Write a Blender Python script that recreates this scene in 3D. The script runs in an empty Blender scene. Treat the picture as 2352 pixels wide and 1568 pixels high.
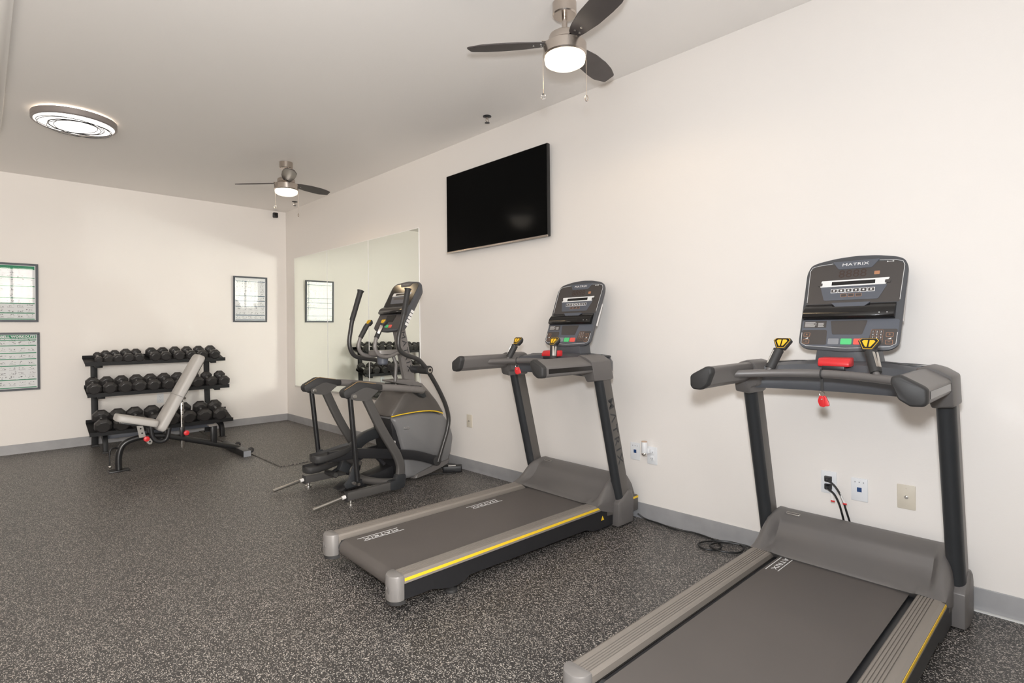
import bpy, bmesh, math, random
from math import sin, cos, pi, radians as rad
from mathutils import Vector as V, Matrix as MX

# ------------------------------------------------------------------ camera, world, lights, exposure
SC = bpy.context.scene
COL = SC.collection
H_CAM = 1.25
XR, YB, H = 3.116, 7.733, 2.962          # right wall, back wall, ceiling height
XL, YF = -2.7, -1.7                      # unseen left and front walls
cam_d = bpy.data.cameras.new('camera'); cam = bpy.data.objects.new('camera', cam_d); COL.objects.link(cam)
SC.camera = cam
cam_d.sensor_width = 36.0; cam_d.sensor_fit = 'HORIZONTAL'
cam_d.lens = 1238.35 / 2352 * 36.0
cam_d.shift_y = -25.53 / 2352
cam_d.clip_start = 0.02
yaw, roll = .7787, -.0103
fw = V((sin(yaw), cos(yaw), 0)); r0 = V((cos(yaw), -sin(yaw), 0)); u0 = V((0, 0, 1))
rr = r0 * cos(roll) + u0 * sin(roll); uu = -r0 * sin(roll) + u0 * cos(roll)
cam.matrix_world = MX(((rr.x, uu.x, -fw.x, 0), (rr.y, uu.y, -fw.y, 0), (rr.z, uu.z, -fw.z, H_CAM), (0, 0, 0, 1)))

w = bpy.data.worlds.new('daylight'); SC.world = w; w.use_nodes = True
w.node_tree.nodes['Background'].inputs[0].default_value = (1.0, .945, .875, 1)
w.node_tree.nodes['Background'].inputs[1].default_value = 21.5

def light(name, kind, loc, energy, color, size=.1, rot=None):
    d = bpy.data.lights.new(name, kind); d.energy = energy; d.color = color
    if kind == 'AREA': d.size = size
    else: d.shadow_soft_size = size
    o = bpy.data.objects.new(name, d); COL.objects.link(o); o.location = loc
    if rot: o.rotation_euler = rot
    return o
FLASH = 210.0
fl = light('camera_flash', 'SPOT', (0.0, 0.0, 1.50), FLASH, (.91, .955, 1.0), .075)
fl.data.spot_size = rad(178); fl.data.spot_blend = .55
fl.rotation_euler = V((sin(rad(40))*cos(rad(20)), cos(rad(40))*cos(rad(20)), sin(rad(20)))).to_track_quat('-Z', 'Y').to_euler()
FAN_W, OVAL_W = 7.0, 14.0
WARM = (1.0, .74, .45)

vs = SC.view_settings
SC.display_settings.display_device = 'sRGB'
vs.view_transform = 'Standard'; vs.look = 'None'; vs.gamma = 1.0; vs.use_curve_mapping = False
vs.exposure = 0.0
cy = SC.cycles
cy.use_denoising = True
cy.max_bounces = 8; cy.diffuse_bounces = 5; cy.glossy_bounces = 5
cy.use_adaptive_sampling = True; cy.adaptive_threshold = .018
cy.caustics_reflective = True; cy.blur_glossy = 0.0
cy.sample_clamp_indirect = 0.0
try:
    cy.use_guiding = True; cy.use_surface_guiding = True; cy.guiding_training_samples = 256
except Exception: pass

# ------------------------------------------------------------------ helpers
class MB:
    def __init__(s): s.v = []; s.f = []
    def add(s, vs, fs):
        b = len(s.v); s.v += [tuple(p) for p in vs]; s.f += [tuple(i + b for i in f) for f in fs]; return s
    def box(s, x0, x1, y0, y1, z0, z1):
        return s.add([(x0,y0,z0),(x1,y0,z0),(x1,y1,z0),(x0,y1,z0),(x0,y0,z1),(x1,y0,z1),(x1,y1,z1),(x0,y1,z1)],
                     [(0,3,2,1),(4,5,6,7),(0,1,5,4),(1,2,6,5),(2,3,7,6),(3,0,4,7)])
    def prism(s, poly, ax, a, b):
        if b < a: a, b = b, a
        def P(p, t): return {'x': (t,p[0],p[1]), 'y': (p[0],t,p[1]), 'z': (p[0],p[1],t)}[ax]
        n = len(poly)
        return s.add([P(p,a) for p in poly] + [P(p,b) for p in poly],
                     [tuple(range(n)), tuple(range(2*n-1, n-1, -1))] + [(i,(i+1)%n,(i+1)%n+n,i+n) for i in range(n)])
    def loft(s, rings, caps=True, closed=False):
        n = len(rings[0]); m = len(rings); vs = [p for r in rings for p in r]; fs = []
        for k in range(m if closed else m-1):
            k2 = (k+1) % m
            fs += [(k*n+i, k*n+(i+1)%n, k2*n+(i+1)%n, k2*n+i) for i in range(n)]
        if caps and not closed: fs += [tuple(range(n-1,-1,-1)), tuple((m-1)*n+i for i in range(n))]
        return s.add(vs, fs)
    def sweep(s, pts, sec, up=(0,0,1), closed=False, caps=True):
        # sec: list of (a,b) in (side, up) frame, or a function t -> list
        pts = [V(p) for p in pts]; m = len(pts); rings = []; ref = V(up)
        for k in range(m):
            a = pts[k-1] if (k > 0 or closed) else pts[k]; b = pts[(k+1)%m] if (k < m-1 or closed) else pts[k]
            t = (b-a).normalized()
            side = t.cross(ref)
            if side.length < 1e-4: side = t.cross(V((1,0,0)))
            side.normalize(); nu = side.cross(t).normalized(); ref = nu
            q = sec(k/(max(1,m-1))) if callable(sec) else sec
            rings.append([pts[k] + side*x + nu*y for x, y in q])
        return s.loft(rings, caps, closed)
    def tube(s, pts, r, n=10, closed=False, sub=0, up=(0,0,1), caps=True):
        if sub: pts = smooth_path(pts, sub, closed)
        R = r if callable(r) else (lambda t: r)
        return s.sweep(pts, lambda t: [(R(t)*cos(2*pi*i/n), R(t)*sin(2*pi*i/n)) for i in range(n)], up, closed, caps)
    def cyl(s, a, b, r, n=16, r1=None):
        a, b = V(a), V(b); r1 = r if r1 is None else r1; t = (b-a).normalized()
        x = t.cross(V((0,0,1)));  x = x if x.length > 1e-3 else V((1,0,0)); x.normalize(); y = t.cross(x)
        c = [x*cos(2*pi*i/n)+y*sin(2*pi*i/n) for i in range(n)]
        return s.loft([[a+q*r for q in c], [b+q*r1 for q in c]])
    def lathe(s, prof, c=(0,0,0), n=24, ax='z', ph=0.0):
        rings = []
        for r, z in prof:
            ring = []
            for i in range(n):
                a = 2*pi*(i+ph)/n; x, y = r*cos(a), r*sin(a)
                p = {'z': (x,y,z), 'y': (x,z,-y) if False else (y,z,x), 'x': (z,x,y)}[ax]
                ring.append((p[0]+c[0], p[1]+c[1], p[2]+c[2]))
            rings.append(ring)
        return s.loft(rings)
    def sphere(s, c, r, n=14, m=8, sc=(1,1,1)):
        return s.lathe_sc([(r*sin(pi*k/m), -r*cos(pi*k/m)) for k in range(1, m)], c, n, sc)
    def lathe_sc(s, prof, c, n, sc):
        return s.loft([[(c[0]+r*cos(2*pi*i/n)*sc[0], c[1]+r*sin(2*pi*i/n)*sc[1], c[2]+z*sc[2]) for i in range(n)] for r, z in prof])
    def xform(s, M, start=0):
        s.v = s.v[:start] + [tuple(M @ V(p)) for p in s.v[start:]]; return s
    def build(s, name, m, parent=None, bevel=0.0, seg=2, smooth=35, label=None, kind=None, limit=30, M=None):
        me = bpy.data.meshes.new(name); me.from_pydata(s.v, [], s.f)
        bm = bmesh.new(); bm.from_mesh(me)
        bmesh.ops.recalc_face_normals(bm, faces=bm.faces)
        if bevel:
            es = [e for e in bm.edges if len(e.link_faces) == 2 and e.calc_face_angle(0) > rad(limit)]
            bmesh.ops.bevel(bm, geom=es, offset=bevel, segments=seg, profile=.5, affect='EDGES', clamp_overlap=True)
        if smooth:
            for f in bm.faces: f.smooth = True
        bm.to_mesh(me); bm.free()
        if smooth: me.set_sharp_from_angle(angle=rad(smooth))
        me.materials.append(m)
        o = bpy.data.objects.new(name, me); COL.objects.link(o)
        if parent is not None: o.parent = parent
        if M is not None: o.matrix_local = M
        if label: o['label'] = label
        if kind: o['kind'] = kind
        return o

def smooth_path(pts, sub=6, closed=False):
    pts = [V(p) for p in pts]; n = len(pts); out = []
    for i in range(n if closed else n-1):
        p1, p2 = pts[i], pts[(i+1)%n]
        p0 = pts[i-1] if (i > 0 or closed) else p1*2-p2
        p3 = pts[(i+2)%n] if (i < n-2 or closed) else p2*2-p1
        for k in range(sub):
            t = k/sub
            out.append(.5*((2*p1)+(p2-p0)*t+(2*p0-5*p1+4*p2-p3)*t*t+(3*p1-p0-3*p2+p3)*t**3))
    if not closed: out.append(pts[-1])
    return out
def fillet(pts, r, n=5):
    pts = [V(p) for p in pts]; out = [pts[0]]
    for a, b, c in zip(pts, pts[1:], pts[2:]):
        d1 = min(r, (b-a).length*.48); d2 = min(r, (c-b).length*.48)
        p, q = b+(a-b).normalized()*d1, b+(c-b).normalized()*d2
        for k in range(n+1):
            t = k/n; out.append(p*(1-t)**2+b*2*t*(1-t)+q*t*t)
    return out+[pts[-1]]
def rpoly(poly, r, n=4):
    out = []; m = len(poly)
    for i in range(m):
        a, b, c = V(poly[i-1]), V(poly[i]), V(poly[(i+1)%m])
        d = min(r, (a-b).length*.45, (c-b).length*.45)
        p, q = b+(a-b).normalized()*d, b+(c-b).normalized()*d
        for k in range(n+1):
            t = k/n; e = p*(1-t)**2+b*2*t*(1-t)+q*t*t; out.append((e.x, e.y))
    return out
def rect(x0, x1, y0, y1): return [(x0,y0),(x1,y0),(x1,y1),(x0,y1)]

def thing(name, label, cat, loc=(0,0,0), rz=0.0, group=None):
    o = bpy.data.objects.new(name, None); COL.objects.link(o); o.empty_display_size = .1
    o.location = loc; o.rotation_euler = (0, 0, rz)
    return tag(o, label, cat, group)
def tag(o, label, cat, group=None):
    o['label'] = label; o['category'] = cat
    if group: o['group'] = group
    return o
def struct(o): o['kind'] = 'structure'; return o
def copy_tree(o, parent=None):
    c = o.copy(); COL.objects.link(c)
    if parent is not None: c.parent = parent
    for ch in list(o.children): copy_tree(ch, c)
    return c
def text(s, size, m, parent, M, sx=1.0, depth=.0006, name='lettering', spacing=1.0, align='CENTER', label=None, bold=0.0):
    cu = bpy.data.curves.new(name, 'FONT'); cu.body = s; cu.size = size; cu.align_x = align; cu.align_y = 'CENTER'
    cu.extrude = depth; cu.offset = bold; cu.resolution_u = 2; cu.space_character = spacing
    t = bpy.data.objects.new(name, cu); COL.objects.link(t)
    dg = bpy.context.evaluated_depsgraph_get(); dg.update()
    me = bpy.data.meshes.new_from_object(t.evaluated_get(dg)); me.name = name
    bpy.data.objects.remove(t); bpy.data.curves.remove(cu)
    me.transform(MX.Diagonal((sx, 1, 1, 1))); me.materials.clear(); me.materials.append(m)
    o = bpy.data.objects.new(name, me); COL.objects.link(o); o.parent = parent; o.matrix_local = M
    if label: o['label'] = label
    return o
def frame(o, x, y):      # matrix from origin and x, y axes
    x = V(x).normalized(); z = x.cross(V(y)).normalized(); y = z.cross(x)
    return MX(((x.x,y.x,z.x,o[0]),(x.y,y.y,z.y,o[1]),(x.z,y.z,z.z,o[2]),(0,0,0,1)))

# ------------------------------------------------------------------ materials
def mat(name, c, rough=.5, metal=0.0, bump=0.0, bscale=200.0, emit=None, es=0.0, var=0.0, vscale=3.0, spec=.5, coat=0.0, trans=0.0, ior=1.5, bdist=.001):
    m = bpy.data.materials.new(name); m.use_nodes = True; nt = m.node_tree; p = nt.nodes['Principled BSDF']
    p.inputs['Base Color'].default_value = (*c, 1); p.inputs['Roughness'].default_value = rough; p.inputs['Metallic'].default_value = metal
    p.inputs['Specular IOR Level'].default_value = spec; p.inputs['Coat Weight'].default_value = coat; p.inputs['IOR'].default_value = ior
    p.inputs['Transmission Weight'].default_value = trans
    if emit: p.inputs['Emission Color'].default_value = (*emit, 1); p.inputs['Emission Strength'].default_value = es
    if bump or var:
        tc = nt.nodes.new('ShaderNodeTexCoord')
    if bump:
        n = nt.nodes.new('ShaderNodeTexNoise'); n.inputs['Scale'].default_value = bscale; n.inputs['Detail'].default_value = 3
        b = nt.nodes.new('ShaderNodeBump'); b.inputs['Strength'].default_value = bump; b.inputs['Distance'].default_value = bdist
        nt.links.new(tc.outputs['Object'], n.inputs['Vector']); nt.links.new(n.outputs['Fac'], b.inputs['Height']); nt.links.new(b.outputs['Normal'], p.inputs['Normal'])
    if var:
        n2 = nt.nodes.new('ShaderNodeTexNoise'); n2.inputs['Scale'].default_value = vscale; n2.inputs['Detail'].default_value = 4
        mr = nt.nodes.new('ShaderNodeMapRange'); mr.inputs[1].default_value = .3; mr.inputs[2].default_value = .7; mr.inputs[3].default_value = 1-var; mr.inputs[4].default_value = 1+var
        mx = nt.nodes.new('ShaderNodeVectorMath'); mx.operation = 'SCALE'; mx.inputs[0].default_value = c
        nt.links.new(tc.outputs['Object'], n2.inputs['Vector']); nt.links.new(n2.outputs['Fac'], mr.inputs[0]); nt.links.new(mr.outputs[0], mx.inputs['Scale']); nt.links.new(mx.outputs[0], p.inputs['Base Color'])
    return m

def floor_mat(name, base, amount, gl):
    m = bpy.data.materials.new(name); m.use_nodes = True; nt = m.node_tree; p = nt.nodes['Principled BSDF']; L = nt.links.new
    tc = nt.nodes.new('ShaderNodeTexCoord')
    wn = nt.nodes.new('ShaderNodeTexNoise'); wn.inputs['Scale'].default_value = 95; wn.inputs['Detail'].default_value = 2
    ad = nt.nodes.new('ShaderNodeVectorMath'); ad.operation = 'MULTIPLY_ADD'; ad.inputs[1].default_value = (.011, .011, 0)
    L(tc.outputs['Object'], wn.inputs['Vector']); L(wn.outputs['Color'], ad.inputs[0]); L(tc.outputs['Object'], ad.inputs[2])
    col = None
    base_rgb = nt.nodes.new('ShaderNodeRGB'); base_rgb.outputs[0].default_value = (*base, 1); prev = base_rgb.outputs[0]
    for sc, thr, cc, rot in ((250, amount, (.50,.45,.40), .4), (340, amount*1.1, (.34,.31,.28), 1.7), (400, amount*.75, (.64,.60,.55), 2.6)):
        mp = nt.nodes.new('ShaderNodeMapping'); mp.inputs['Rotation'].default_value = (0,0,rot); mp.inputs['Scale'].default_value = (1.0, .55, 1.0)
        vo = nt.nodes.new('ShaderNodeTexVoronoi'); vo.voronoi_dimensions = '2D'; vo.inputs['Scale'].default_value = sc
        sp = nt.nodes.new('ShaderNodeSeparateColor')
        lt = nt.nodes.new('ShaderNodeMath'); lt.operation = 'LESS_THAN'; lt.inputs[1].default_value = thr
        dl = nt.nodes.new('ShaderNodeMath'); dl.operation = 'LESS_THAN'; dl.inputs[1].default_value = .42
        mu = nt.nodes.new('ShaderNodeMath'); mu.operation = 'MULTIPLY'
        mix = nt.nodes.new('ShaderNodeMix'); mix.data_type = 'RGBA'; mix.inputs['B'].default_value = (*cc, 1)
        L(ad.outputs[0], mp.inputs[0]); L(mp.outputs[0], vo.inputs['Vector']); L(vo.outputs['Color'], sp.inputs[0])
        L(sp.outputs[0], lt.inputs[0]); L(vo.outputs['Distance'], dl.inputs[0]); L(lt.outputs[0], mu.inputs[0]); L(dl.outputs[0], mu.inputs[1])
        L(mu.outputs[0], mix.inputs['Factor']); L(prev, mix.inputs['A']); prev = mix.outputs['Result']
    L(prev, p.inputs['Base Color'])
    p.inputs['Roughness'].default_value = gl; p.inputs['Specular IOR Level'].default_value = .6
    nb = nt.nodes.new('ShaderNodeTexNoise'); nb.inputs['Scale'].default_value = 260; bp = nt.nodes.new('ShaderNodeBump'); bp.inputs['Strength'].default_value = .35; bp.inputs['Distance'].default_value = .001
    L(tc.outputs['Object'], nb.inputs['Vector']); L(nb.outputs['Fac'], bp.inputs['Height']); L(bp.outputs['Normal'], p.inputs['Normal'])
    return m

M = {}
M['wall'] = mat('wall_paint', (.875,.832,.792), .6, bump=.25, bscale=90, bdist=.0012)
M['ceil'] = mat('ceiling_paint', (.95,.915,.88), .7, bump=.3, bscale=60, bdist=.0015)
M['floor'] = floor_mat('rubber_floor', (.037,.0345,.033), .135, .42)
M['mat'] = floor_mat('rubber_mat', (.060,.055,.052), .10, .48)
M['base'] = mat('vinyl_base', (.315,.312,.318), .45, var=.08, vscale=9)
M['white_strip'] = mat('white_caulk', (.72,.72,.70), .5)
M['tread_gray'] = mat('metallic_gray_plastic', (.150,.140,.135), .42, metal=.15, spec=.5, bump=.05, bscale=700)
M['rail_gray'] = mat('taupe_rail_plastic', (.235,.208,.182), .5, bump=.05, bscale=600)
M['cap_gray'] = mat('silver_gray_plastic', (.25,.235,.225), .4, metal=.2)
M['up_gray'] = mat('upright_gray', (.125,.115,.106), .4, metal=.25)
M['up_dark'] = mat('upright_dark', (.028,.030,.033), .38, spec=.5)
M['black'] = mat('black_plastic', (.016,.016,.018), .42)
M['blackmetal'] = mat('black_painted_steel', (.012,.012,.013), .33, spec=.6)
M['softblack'] = mat('soft_black_rubber', (.030,.029,.029), .6, bump=.1, bscale=500)
M['belt'] = mat('running_belt', (.100,.088,.081), .62, bump=.15, bscale=900, var=.06, vscale=2)
M['yellow'] = mat('yellow_stripe', (.92,.60,.03), .45)
M['amber'] = mat('amber_switch', (.85,.50,.02), .4)
M['white'] = mat('white_print', (.85,.85,.85), .5)
M['console'] = mat('slate_console', (.078,.081,.090), .42)
M['slate'] = mat('slate_blue_panel', (.105,.115,.140), .4)
M['face'] = mat('dark_face_overlay', (.068,.060,.057), .35, spec=.5)
M['gloss'] = mat('glossy_black', (.010,.009,.009), .15, spec=.5)
M['digit'] = mat('unlit_digits', (.055,.032,.026), .4)
M['red'] = mat('red_plastic', (.70,.03,.035), .35)
M['redlight'] = mat('red_button', (.85,.12,.09), .4)
M['green'] = mat('green_button', (.10,.62,.22), .4)
M['copper'] = mat('copper_outline', (.50,.24,.13), .4)
M['graybtn'] = mat('gray_button', (.26,.27,.29), .4)
M['steel'] = mat('bare_steel', (.62,.60,.57), .3, metal=1.0)
M['handle_steel'] = mat('dumbbell_steel', (.85,.83,.80), .32, metal=1.0)
M['chrome'] = mat('chrome', (.80,.78,.75), .12, metal=1.0)
M['nickel'] = mat('brushed_nickel', (.56,.50,.45), .27, metal=1.0, bump=.05, bscale=300)
M['shroud'] = mat('shroud_gray', (.195,.193,.196), .42, metal=.1)
M['shroud_top'] = mat('shroud_taupe', (.105,.095,.087), .38, metal=.2)
M['neck'] = mat('neck_gray', (.21,.195,.187), .4, metal=.2)
M['ell_tube'] = mat('dark_handle_tube', (.055,.053,.052), .3, metal=.3)
M['ell_frame'] = mat('gunmetal_frame', (.115,.110,.106), .36, metal=.35)
M['rubber_head'] = mat('black_rubber_head', (.034,.032,.032), .36, bump=.10, bscale=350, spec=.55)
M['rack'] = mat('rack_black_steel', (.010,.010,.011), .5, spec=.3)
M['vinyl'] = mat('light_gray_vinyl', (.52,.50,.48), .45, bump=.05, bscale=300)
M['blade'] = mat('dark_fan_blade', (.065,.055,.053), .38, var=.1, vscale=8)
M['tv'] = mat('television_screen', (.004,.004,.004), .10, spec=.03)
M['tvbezel'] = mat('television_bezel', (.012,.012,.012), .3)
M['mirror'] = mat('mirror_silver', (.86,.90,.84), 0.0, metal=1.0)
M['edge_glint'] = mat('mirror_edge_glint', (.97,.98,.97), .3, spec=.6)  # bright white colour stands in for flash glint along the mirror edges
M['paper'] = mat('poster_paper', (.86,.87,.87), .6)
M['poster_green'] = mat('poster_green', (.01,.27,.12), .6)
M['poster_navy'] = mat('poster_navy', (.03,.11,.17), .6)
M['ink'] = mat('poster_ink', (.16,.15,.16), .6)
M['pframe'] = mat('poster_frame', (.055,.062,.075), .45)
M['plate_white'] = mat('white_plate', (.80,.81,.83), .35)
M['plate_beige'] = mat('almond_plate', (.66,.60,.50), .4)
M['blue'] = mat('blue_jack', (.015,.06,.19), .4)
M['cable'] = mat('black_cable', (.014,.014,.014), .4)
M['taglabel'] = mat('white_tag', (.80,.78,.76), .5)
M['hole'] = mat('dark_slot', (.01,.01,.01), .7)
M['cord'] = mat('pull_chain', (.62,.54,.46), .3, metal=1.0)
M['clear'] = mat('clear_crystal', (1,1,1), .02, trans=1.0, ior=1.45)
M['bowl'] = mat('lit_frosted_bowl', (.95,.9,.8), .5, emit=(1.0,.86,.62), es=1.7)
M['diffuser'] = mat('lit_diffuser', (.95,.95,.95), .5, emit=(1.0,.95,.89), es=1.7)
M['halo'] = mat('lit_halo_ring', (.95,.9,.85), .5, emit=(1.0,.88,.72), es=7.0)
def glass_mat(name='pane_glass', ior=1.5):
    m = bpy.data.materials.new(name); m.use_nodes = True; nt = m.node_tree; nt.nodes.remove(nt.nodes['Principled BSDF'])
    o = nt.nodes['Material Output']; a = nt.nodes.new('ShaderNodeBsdfTransparent'); g = nt.nodes.new('ShaderNodeBsdfGlossy'); g.inputs['Roughness'].default_value = .02
    f = nt.nodes.new('ShaderNodeFresnel'); f.inputs[0].default_value = ior; x = nt.nodes.new('ShaderNodeMixShader')
    nt.links.new(f.outputs[0], x.inputs[0]); nt.links.new(a.outputs[0], x.inputs[1]); nt.links.new(g.outputs[0], x.inputs[2]); nt.links.new(x.outputs[0], o.inputs[0]); return m
M['glass'] = glass_mat()
M['acrylic'] = glass_mat('poster_acrylic', 1.30)

# ------------------------------------------------------------------ room shell
T = .12
struct(MB().box(XL-T, XR+T, YF-T, YB+T, -.1, 0).build('floor', M['floor'], smooth=0))
struct(MB().box(XL-T, XR+T, YF-T, YB+T, H, H+.1).build('ceiling', M['ceil'], smooth=0))
struct(MB().box(XR, XR+T, YF-T, YB+T, 0, H).build('wall_right', M['wall'], smooth=0))
struct(MB().box(XL-T, XR, YB, YB+T, 0, H).build('wall_back', M['wall'], smooth=0))
def window_frame(n, ax, a0, a1, z0, z1, p):
    def bx(b, u0, u1, q0, q1, d0=-.09, d1=-.05):
        return b.box(u0, u1, p+d0, p+d1, q0, q1) if ax == 'y' else b.box(p+d0, p+d1, u0, u1, q0, q1)
    b = MB(); bx(b,a0,a1,z0,z0+.05); bx(b,a0,a1,z1-.05,z1); bx(b,a0,a0+.05,z0,z1); bx(b,a1-.05,a1,z0,z1); bx(b,(a0+a1)/2-.02,(a0+a1)/2+.02,z0,z1)
    wn = struct(b.build('window_%d' % n, M['plate_white'], smooth=0))
    bx(MB(),a0+.05,a1-.05,z0+.05,z1-.05,-.073,-.068).build('pane', M['glass'], wn, smooth=0)
    return wn
FW = ((-2.55, -.25, .40, 2.45), (.12, .95, 1.34, 2.25))  # first window is unseen, added for extra daylight; second matches the chart glare
LW = ()
wf = MB(); e0 = XL
for k, (p, q, z0, z1) in enumerate(FW):
    wf.box(e0, p, YF-T, YF, 0, H); wf.box(p, q, YF-T, YF, 0, z0); wf.box(p, q, YF-T, YF, z1, H); e0 = q
    wn = window_frame(1+k, 'y', p, q, z0, z1, YF)
    if k == 1: win = wn
wf.box(e0, XR, YF-T, YF, 0, H)
struct(wf.build('wall_front', M['wall'], smooth=0))
wl = MB(); e0 = YF
for k, (p, q, z0, z1) in enumerate(LW):
    wl.box(XL-T, XL, e0, p, 0, H); wl.box(XL-T, XL, p, q, 0, z0); wl.box(XL-T, XL, p, q, z1, H); e0 = q
    window_frame(4+k, 'x', p, q, z0, z1, XL)
WX0, WX1, WZ0, WZ1 = FW[1]
wl.box(XL-T, XL, e0, YB, 0, H)
struct(wl.build('wall_left', M['wall'], smooth=0))
def portal(loc, rot, sx, sy):
    d = bpy.data.lights.new('window_portal', 'AREA'); d.shape = 'RECTANGLE'; d.size = sx; d.size_y = sy; d.cycles.is_portal = True
    o = bpy.data.objects.new('window_portal', d); COL.objects.link(o); o.location = loc; o.rotation_euler = rot
for p, q, z0, z1 in FW: portal(((p+q)/2, YF-.125, (z0+z1)/2), (rad(90), 0, 0), q-p, z1-z0)
for p, q, z0, z1 in LW: portal((XL-.125, (p+q)/2, (z0+z1)/2), (rad(90), 0, rad(-90)), q-p, z1-z0)
sl = MB().box(WX0+.02, WX1-.02, -.012, .012, -.001, .001)
sl0 = None
for k in range(12):
    o = sl.build('blind_slat', M['plate_white'], win, smooth=0) if sl0 is None else sl0.copy()
    if sl0 is None: sl0 = o
    else: COL.objects.link(o)
    o.location = (0, YF-.02, WZ1-.02-k*.03); o.rotation_euler = (rad(10), 0, 0)
# baseboards (vinyl cove)
cove = [(0,0),(-.012,0),(-.0095,.012),(-.006,.03),(-.005,.095),(-.003,.1),(0,.1)]
struct(MB().prism([(XR+a, b) for a, b in cove], 'y', YF, YB-.012).build('baseboard_right', M['base']))
struct(MB().prism([(YB+a, b) for a, b in cove], 'x', XL, XR).build('baseboard_back', M['base']))
struct(MB().prism([(XL-a, b) for a, b in cove], 'y', YF, YB-.012).build('baseboard_left', M['base']))
struct(MB().box(XR-.024, XR-.0115, YF, .58, 0, .006).build('trim_1', M['white_strip'], smooth=0))
# shallow drop in the ceiling at the far left
struct(MB().prism(rpoly([(-2.2,2.2),(.135,2.2),(.135,6.19),(-2.2,6.19)], .06), 'z', H-.022, H).build('trim_2', M['ceil'], bevel=.006))
mt = MB().box(1.98, XR-.013, 5.09, 7.715, 0, .009).build('rubber_mat', M['mat'], bevel=.001, seg=1)
tag(mt, 'square dark rubber floor mat laid in the far corner behind the elliptical trainer', 'mat')

# ------------------------------------------------------------------ mirrors on the right wall
names = ['left wall mirror panel nearest the room corner, reflecting most of a framed chart', 'middle wall mirror panel, between the other two frameless panels', 'right wall mirror panel directly behind the elliptical console']
for k, (y1, y0) in enumerate(((7.445, 6.450), (6.446, 5.440), (5.436, 4.455))):
    t = thing('wall_mirror', names[k], 'mirror', (XR, y0, .505), 0, 'frameless mirror panels')
    wd = y1-y0
    MB().box(-.0065, -.0002, 0, wd, 0, 1.775).build('glass_backing', M['edge_glint'], t, bevel=.0012, seg=1)
    MB().add([(-.0068,.006,.003),(-.0068,wd-.006,.003),(-.0068,wd-.006,1.771),(-.0068,.006,1.771)], [(0,3,2,1)]).build('mirror_face', M['mirror'], t, smooth=0)
ch = MB().prism([(0,0),(-.012,0),(-.012,.02),(-.0095,.02),(-.0095,.004),(0,.004)], 'y', 4.455, 7.445).build('mirror_channel', M['steel'], smooth=0)
ch.location = (XR-.0005, 0, .4985)
tag(ch, 'thin metal channel along the bottom of the wall mirrors', 'channel')

# ------------------------------------------------------------------ television
t = thing('television', 'large black flat television, switched off, mounted high on the right wall', 'television', (XR, 3.316, 2.312))
MB().box(-.03, -.001, -.3, .3, -.2, .2).build('wall_bracket', M['blackmetal'], t)
MB().box(-.062, -.028, -.618, .618, -.352, .352).build('casing', M['tvbezel'], t, bevel=.006)
MB().box(-.064, -.0615, -.612, .612, -.338, .346).build('screen', M['tv'], t, bevel=.0008, seg=1)
MB().box(-.068, -.058, -.617, .617, -.356, -.341).build('bottom_trim', M['nickel'], t, bevel=.003)
MB().box(-.072, -.066, .42, .60, -.3555, -.3515).build('sensor_strip', M['steel'], t)

# ------------------------------------------------------------------ framed charts
def poster(x0, x1, z0, z1, label, accent, bands, header, tilt, title=None, seed=1):
    W, Hh = x1-x0, z1-z0
    t = thing('framed_chart', label, 'poster', (x0+W/2, YB-.001, z0), 0)
    t.rotation_euler = (rad(tilt), 0, 0)
    if tilt: t.location.y = YB-.002
    b = .021
    fr = MB()
    for a in (rect(-W/2, W/2, 0, b), rect(-W/2, W/2, Hh-b, Hh), rect(-W/2, -W/2+b, b, Hh-b), rect(W/2-b, W/2, b, Hh-b)):
        fr.prism(a, 'y', -.020, -.0005)
    fr.build('frame', M['pframe'], t, bevel=.002, seg=1)
    pr = MB().box(-W/2+b-.002, W/2-b+.002, -.009, -.004, b-.002, Hh-b+.002).build('print', M['paper'], t, smooth=0)
    w2 = W/2-b-.008; zb, zt = b+.006, Hh-b-.006; hh = zt-zb
    def Z(f): return zb+hh*f
    if header: MB().box(-w2, w2, -.0098, -.0092, Z(.935), Z(1.0)).build('header_band', accent, pr, smooth=0)
    for f in list(bands)+[.008]: MB().box(-w2, w2, -.0098, -.0092, Z(f)-.0042, Z(f)+.0042).build('chart_band', accent, pr, smooth=0)
    rnd = random.Random(seed); fg = MB()
    rows = sorted(list(bands)+[.02]); rows = [(a, b2) for a, b2 in zip(rows, rows[1:]+[.93])]
    for a, b2 in rows:
        nr = max(1, int((b2-a)*hh/.048+.3))
        for q in range(nr):
            zc = Z(a+(b2-a)*(q+.5)/nr)
            for i in range(5):
                xc = -w2+2*w2*(i+.5)/5
                for g in range(5):
                    dx, dz = rnd.uniform(-.026,.026), rnd.uniform(-.012,.014); s1, s2 = rnd.uniform(.002,.006), rnd.uniform(.001,.0035)
                    fg.box(xc+dx-s1, xc+dx+s1, -.0097, -.0091, zc+dz-s2, zc+dz+s2)
                fg.box(xc-.026, xc+.026, -.0096, -.0091, zc-.020, zc-.0185)
    fg.build('exercise_figures', M['ink'], pr, smooth=0, kind='stuff')
    if title: text(title, .034, M['white'], pr, frame((.0, -.0104, Z(.966)), (1,0,0), (0,0,1)), 1.0, bold=.0012)
    MB().box(-W/2+b-.003, W/2-b+.003, -.0135, -.012, b-.003, Hh-b+.003).build('glazing', M['acrylic'], t, smooth=0)
poster(.012, .449, 1.392, 2.013, 'upper framed exercise chart at left edge, its glass full of white window glare', M['poster_green'], (.12,.30,.40,.62,.78), True, 1.9, seed=3)
poster(.022, .458, .667, 1.281, 'lower framed exercise chart at left edge with a green title band and green rules', M['poster_green'], (.155,.42,.545,.66,.80,.905), True, 0, 'DUMBBELL WORKOUTS', 5)
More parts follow.
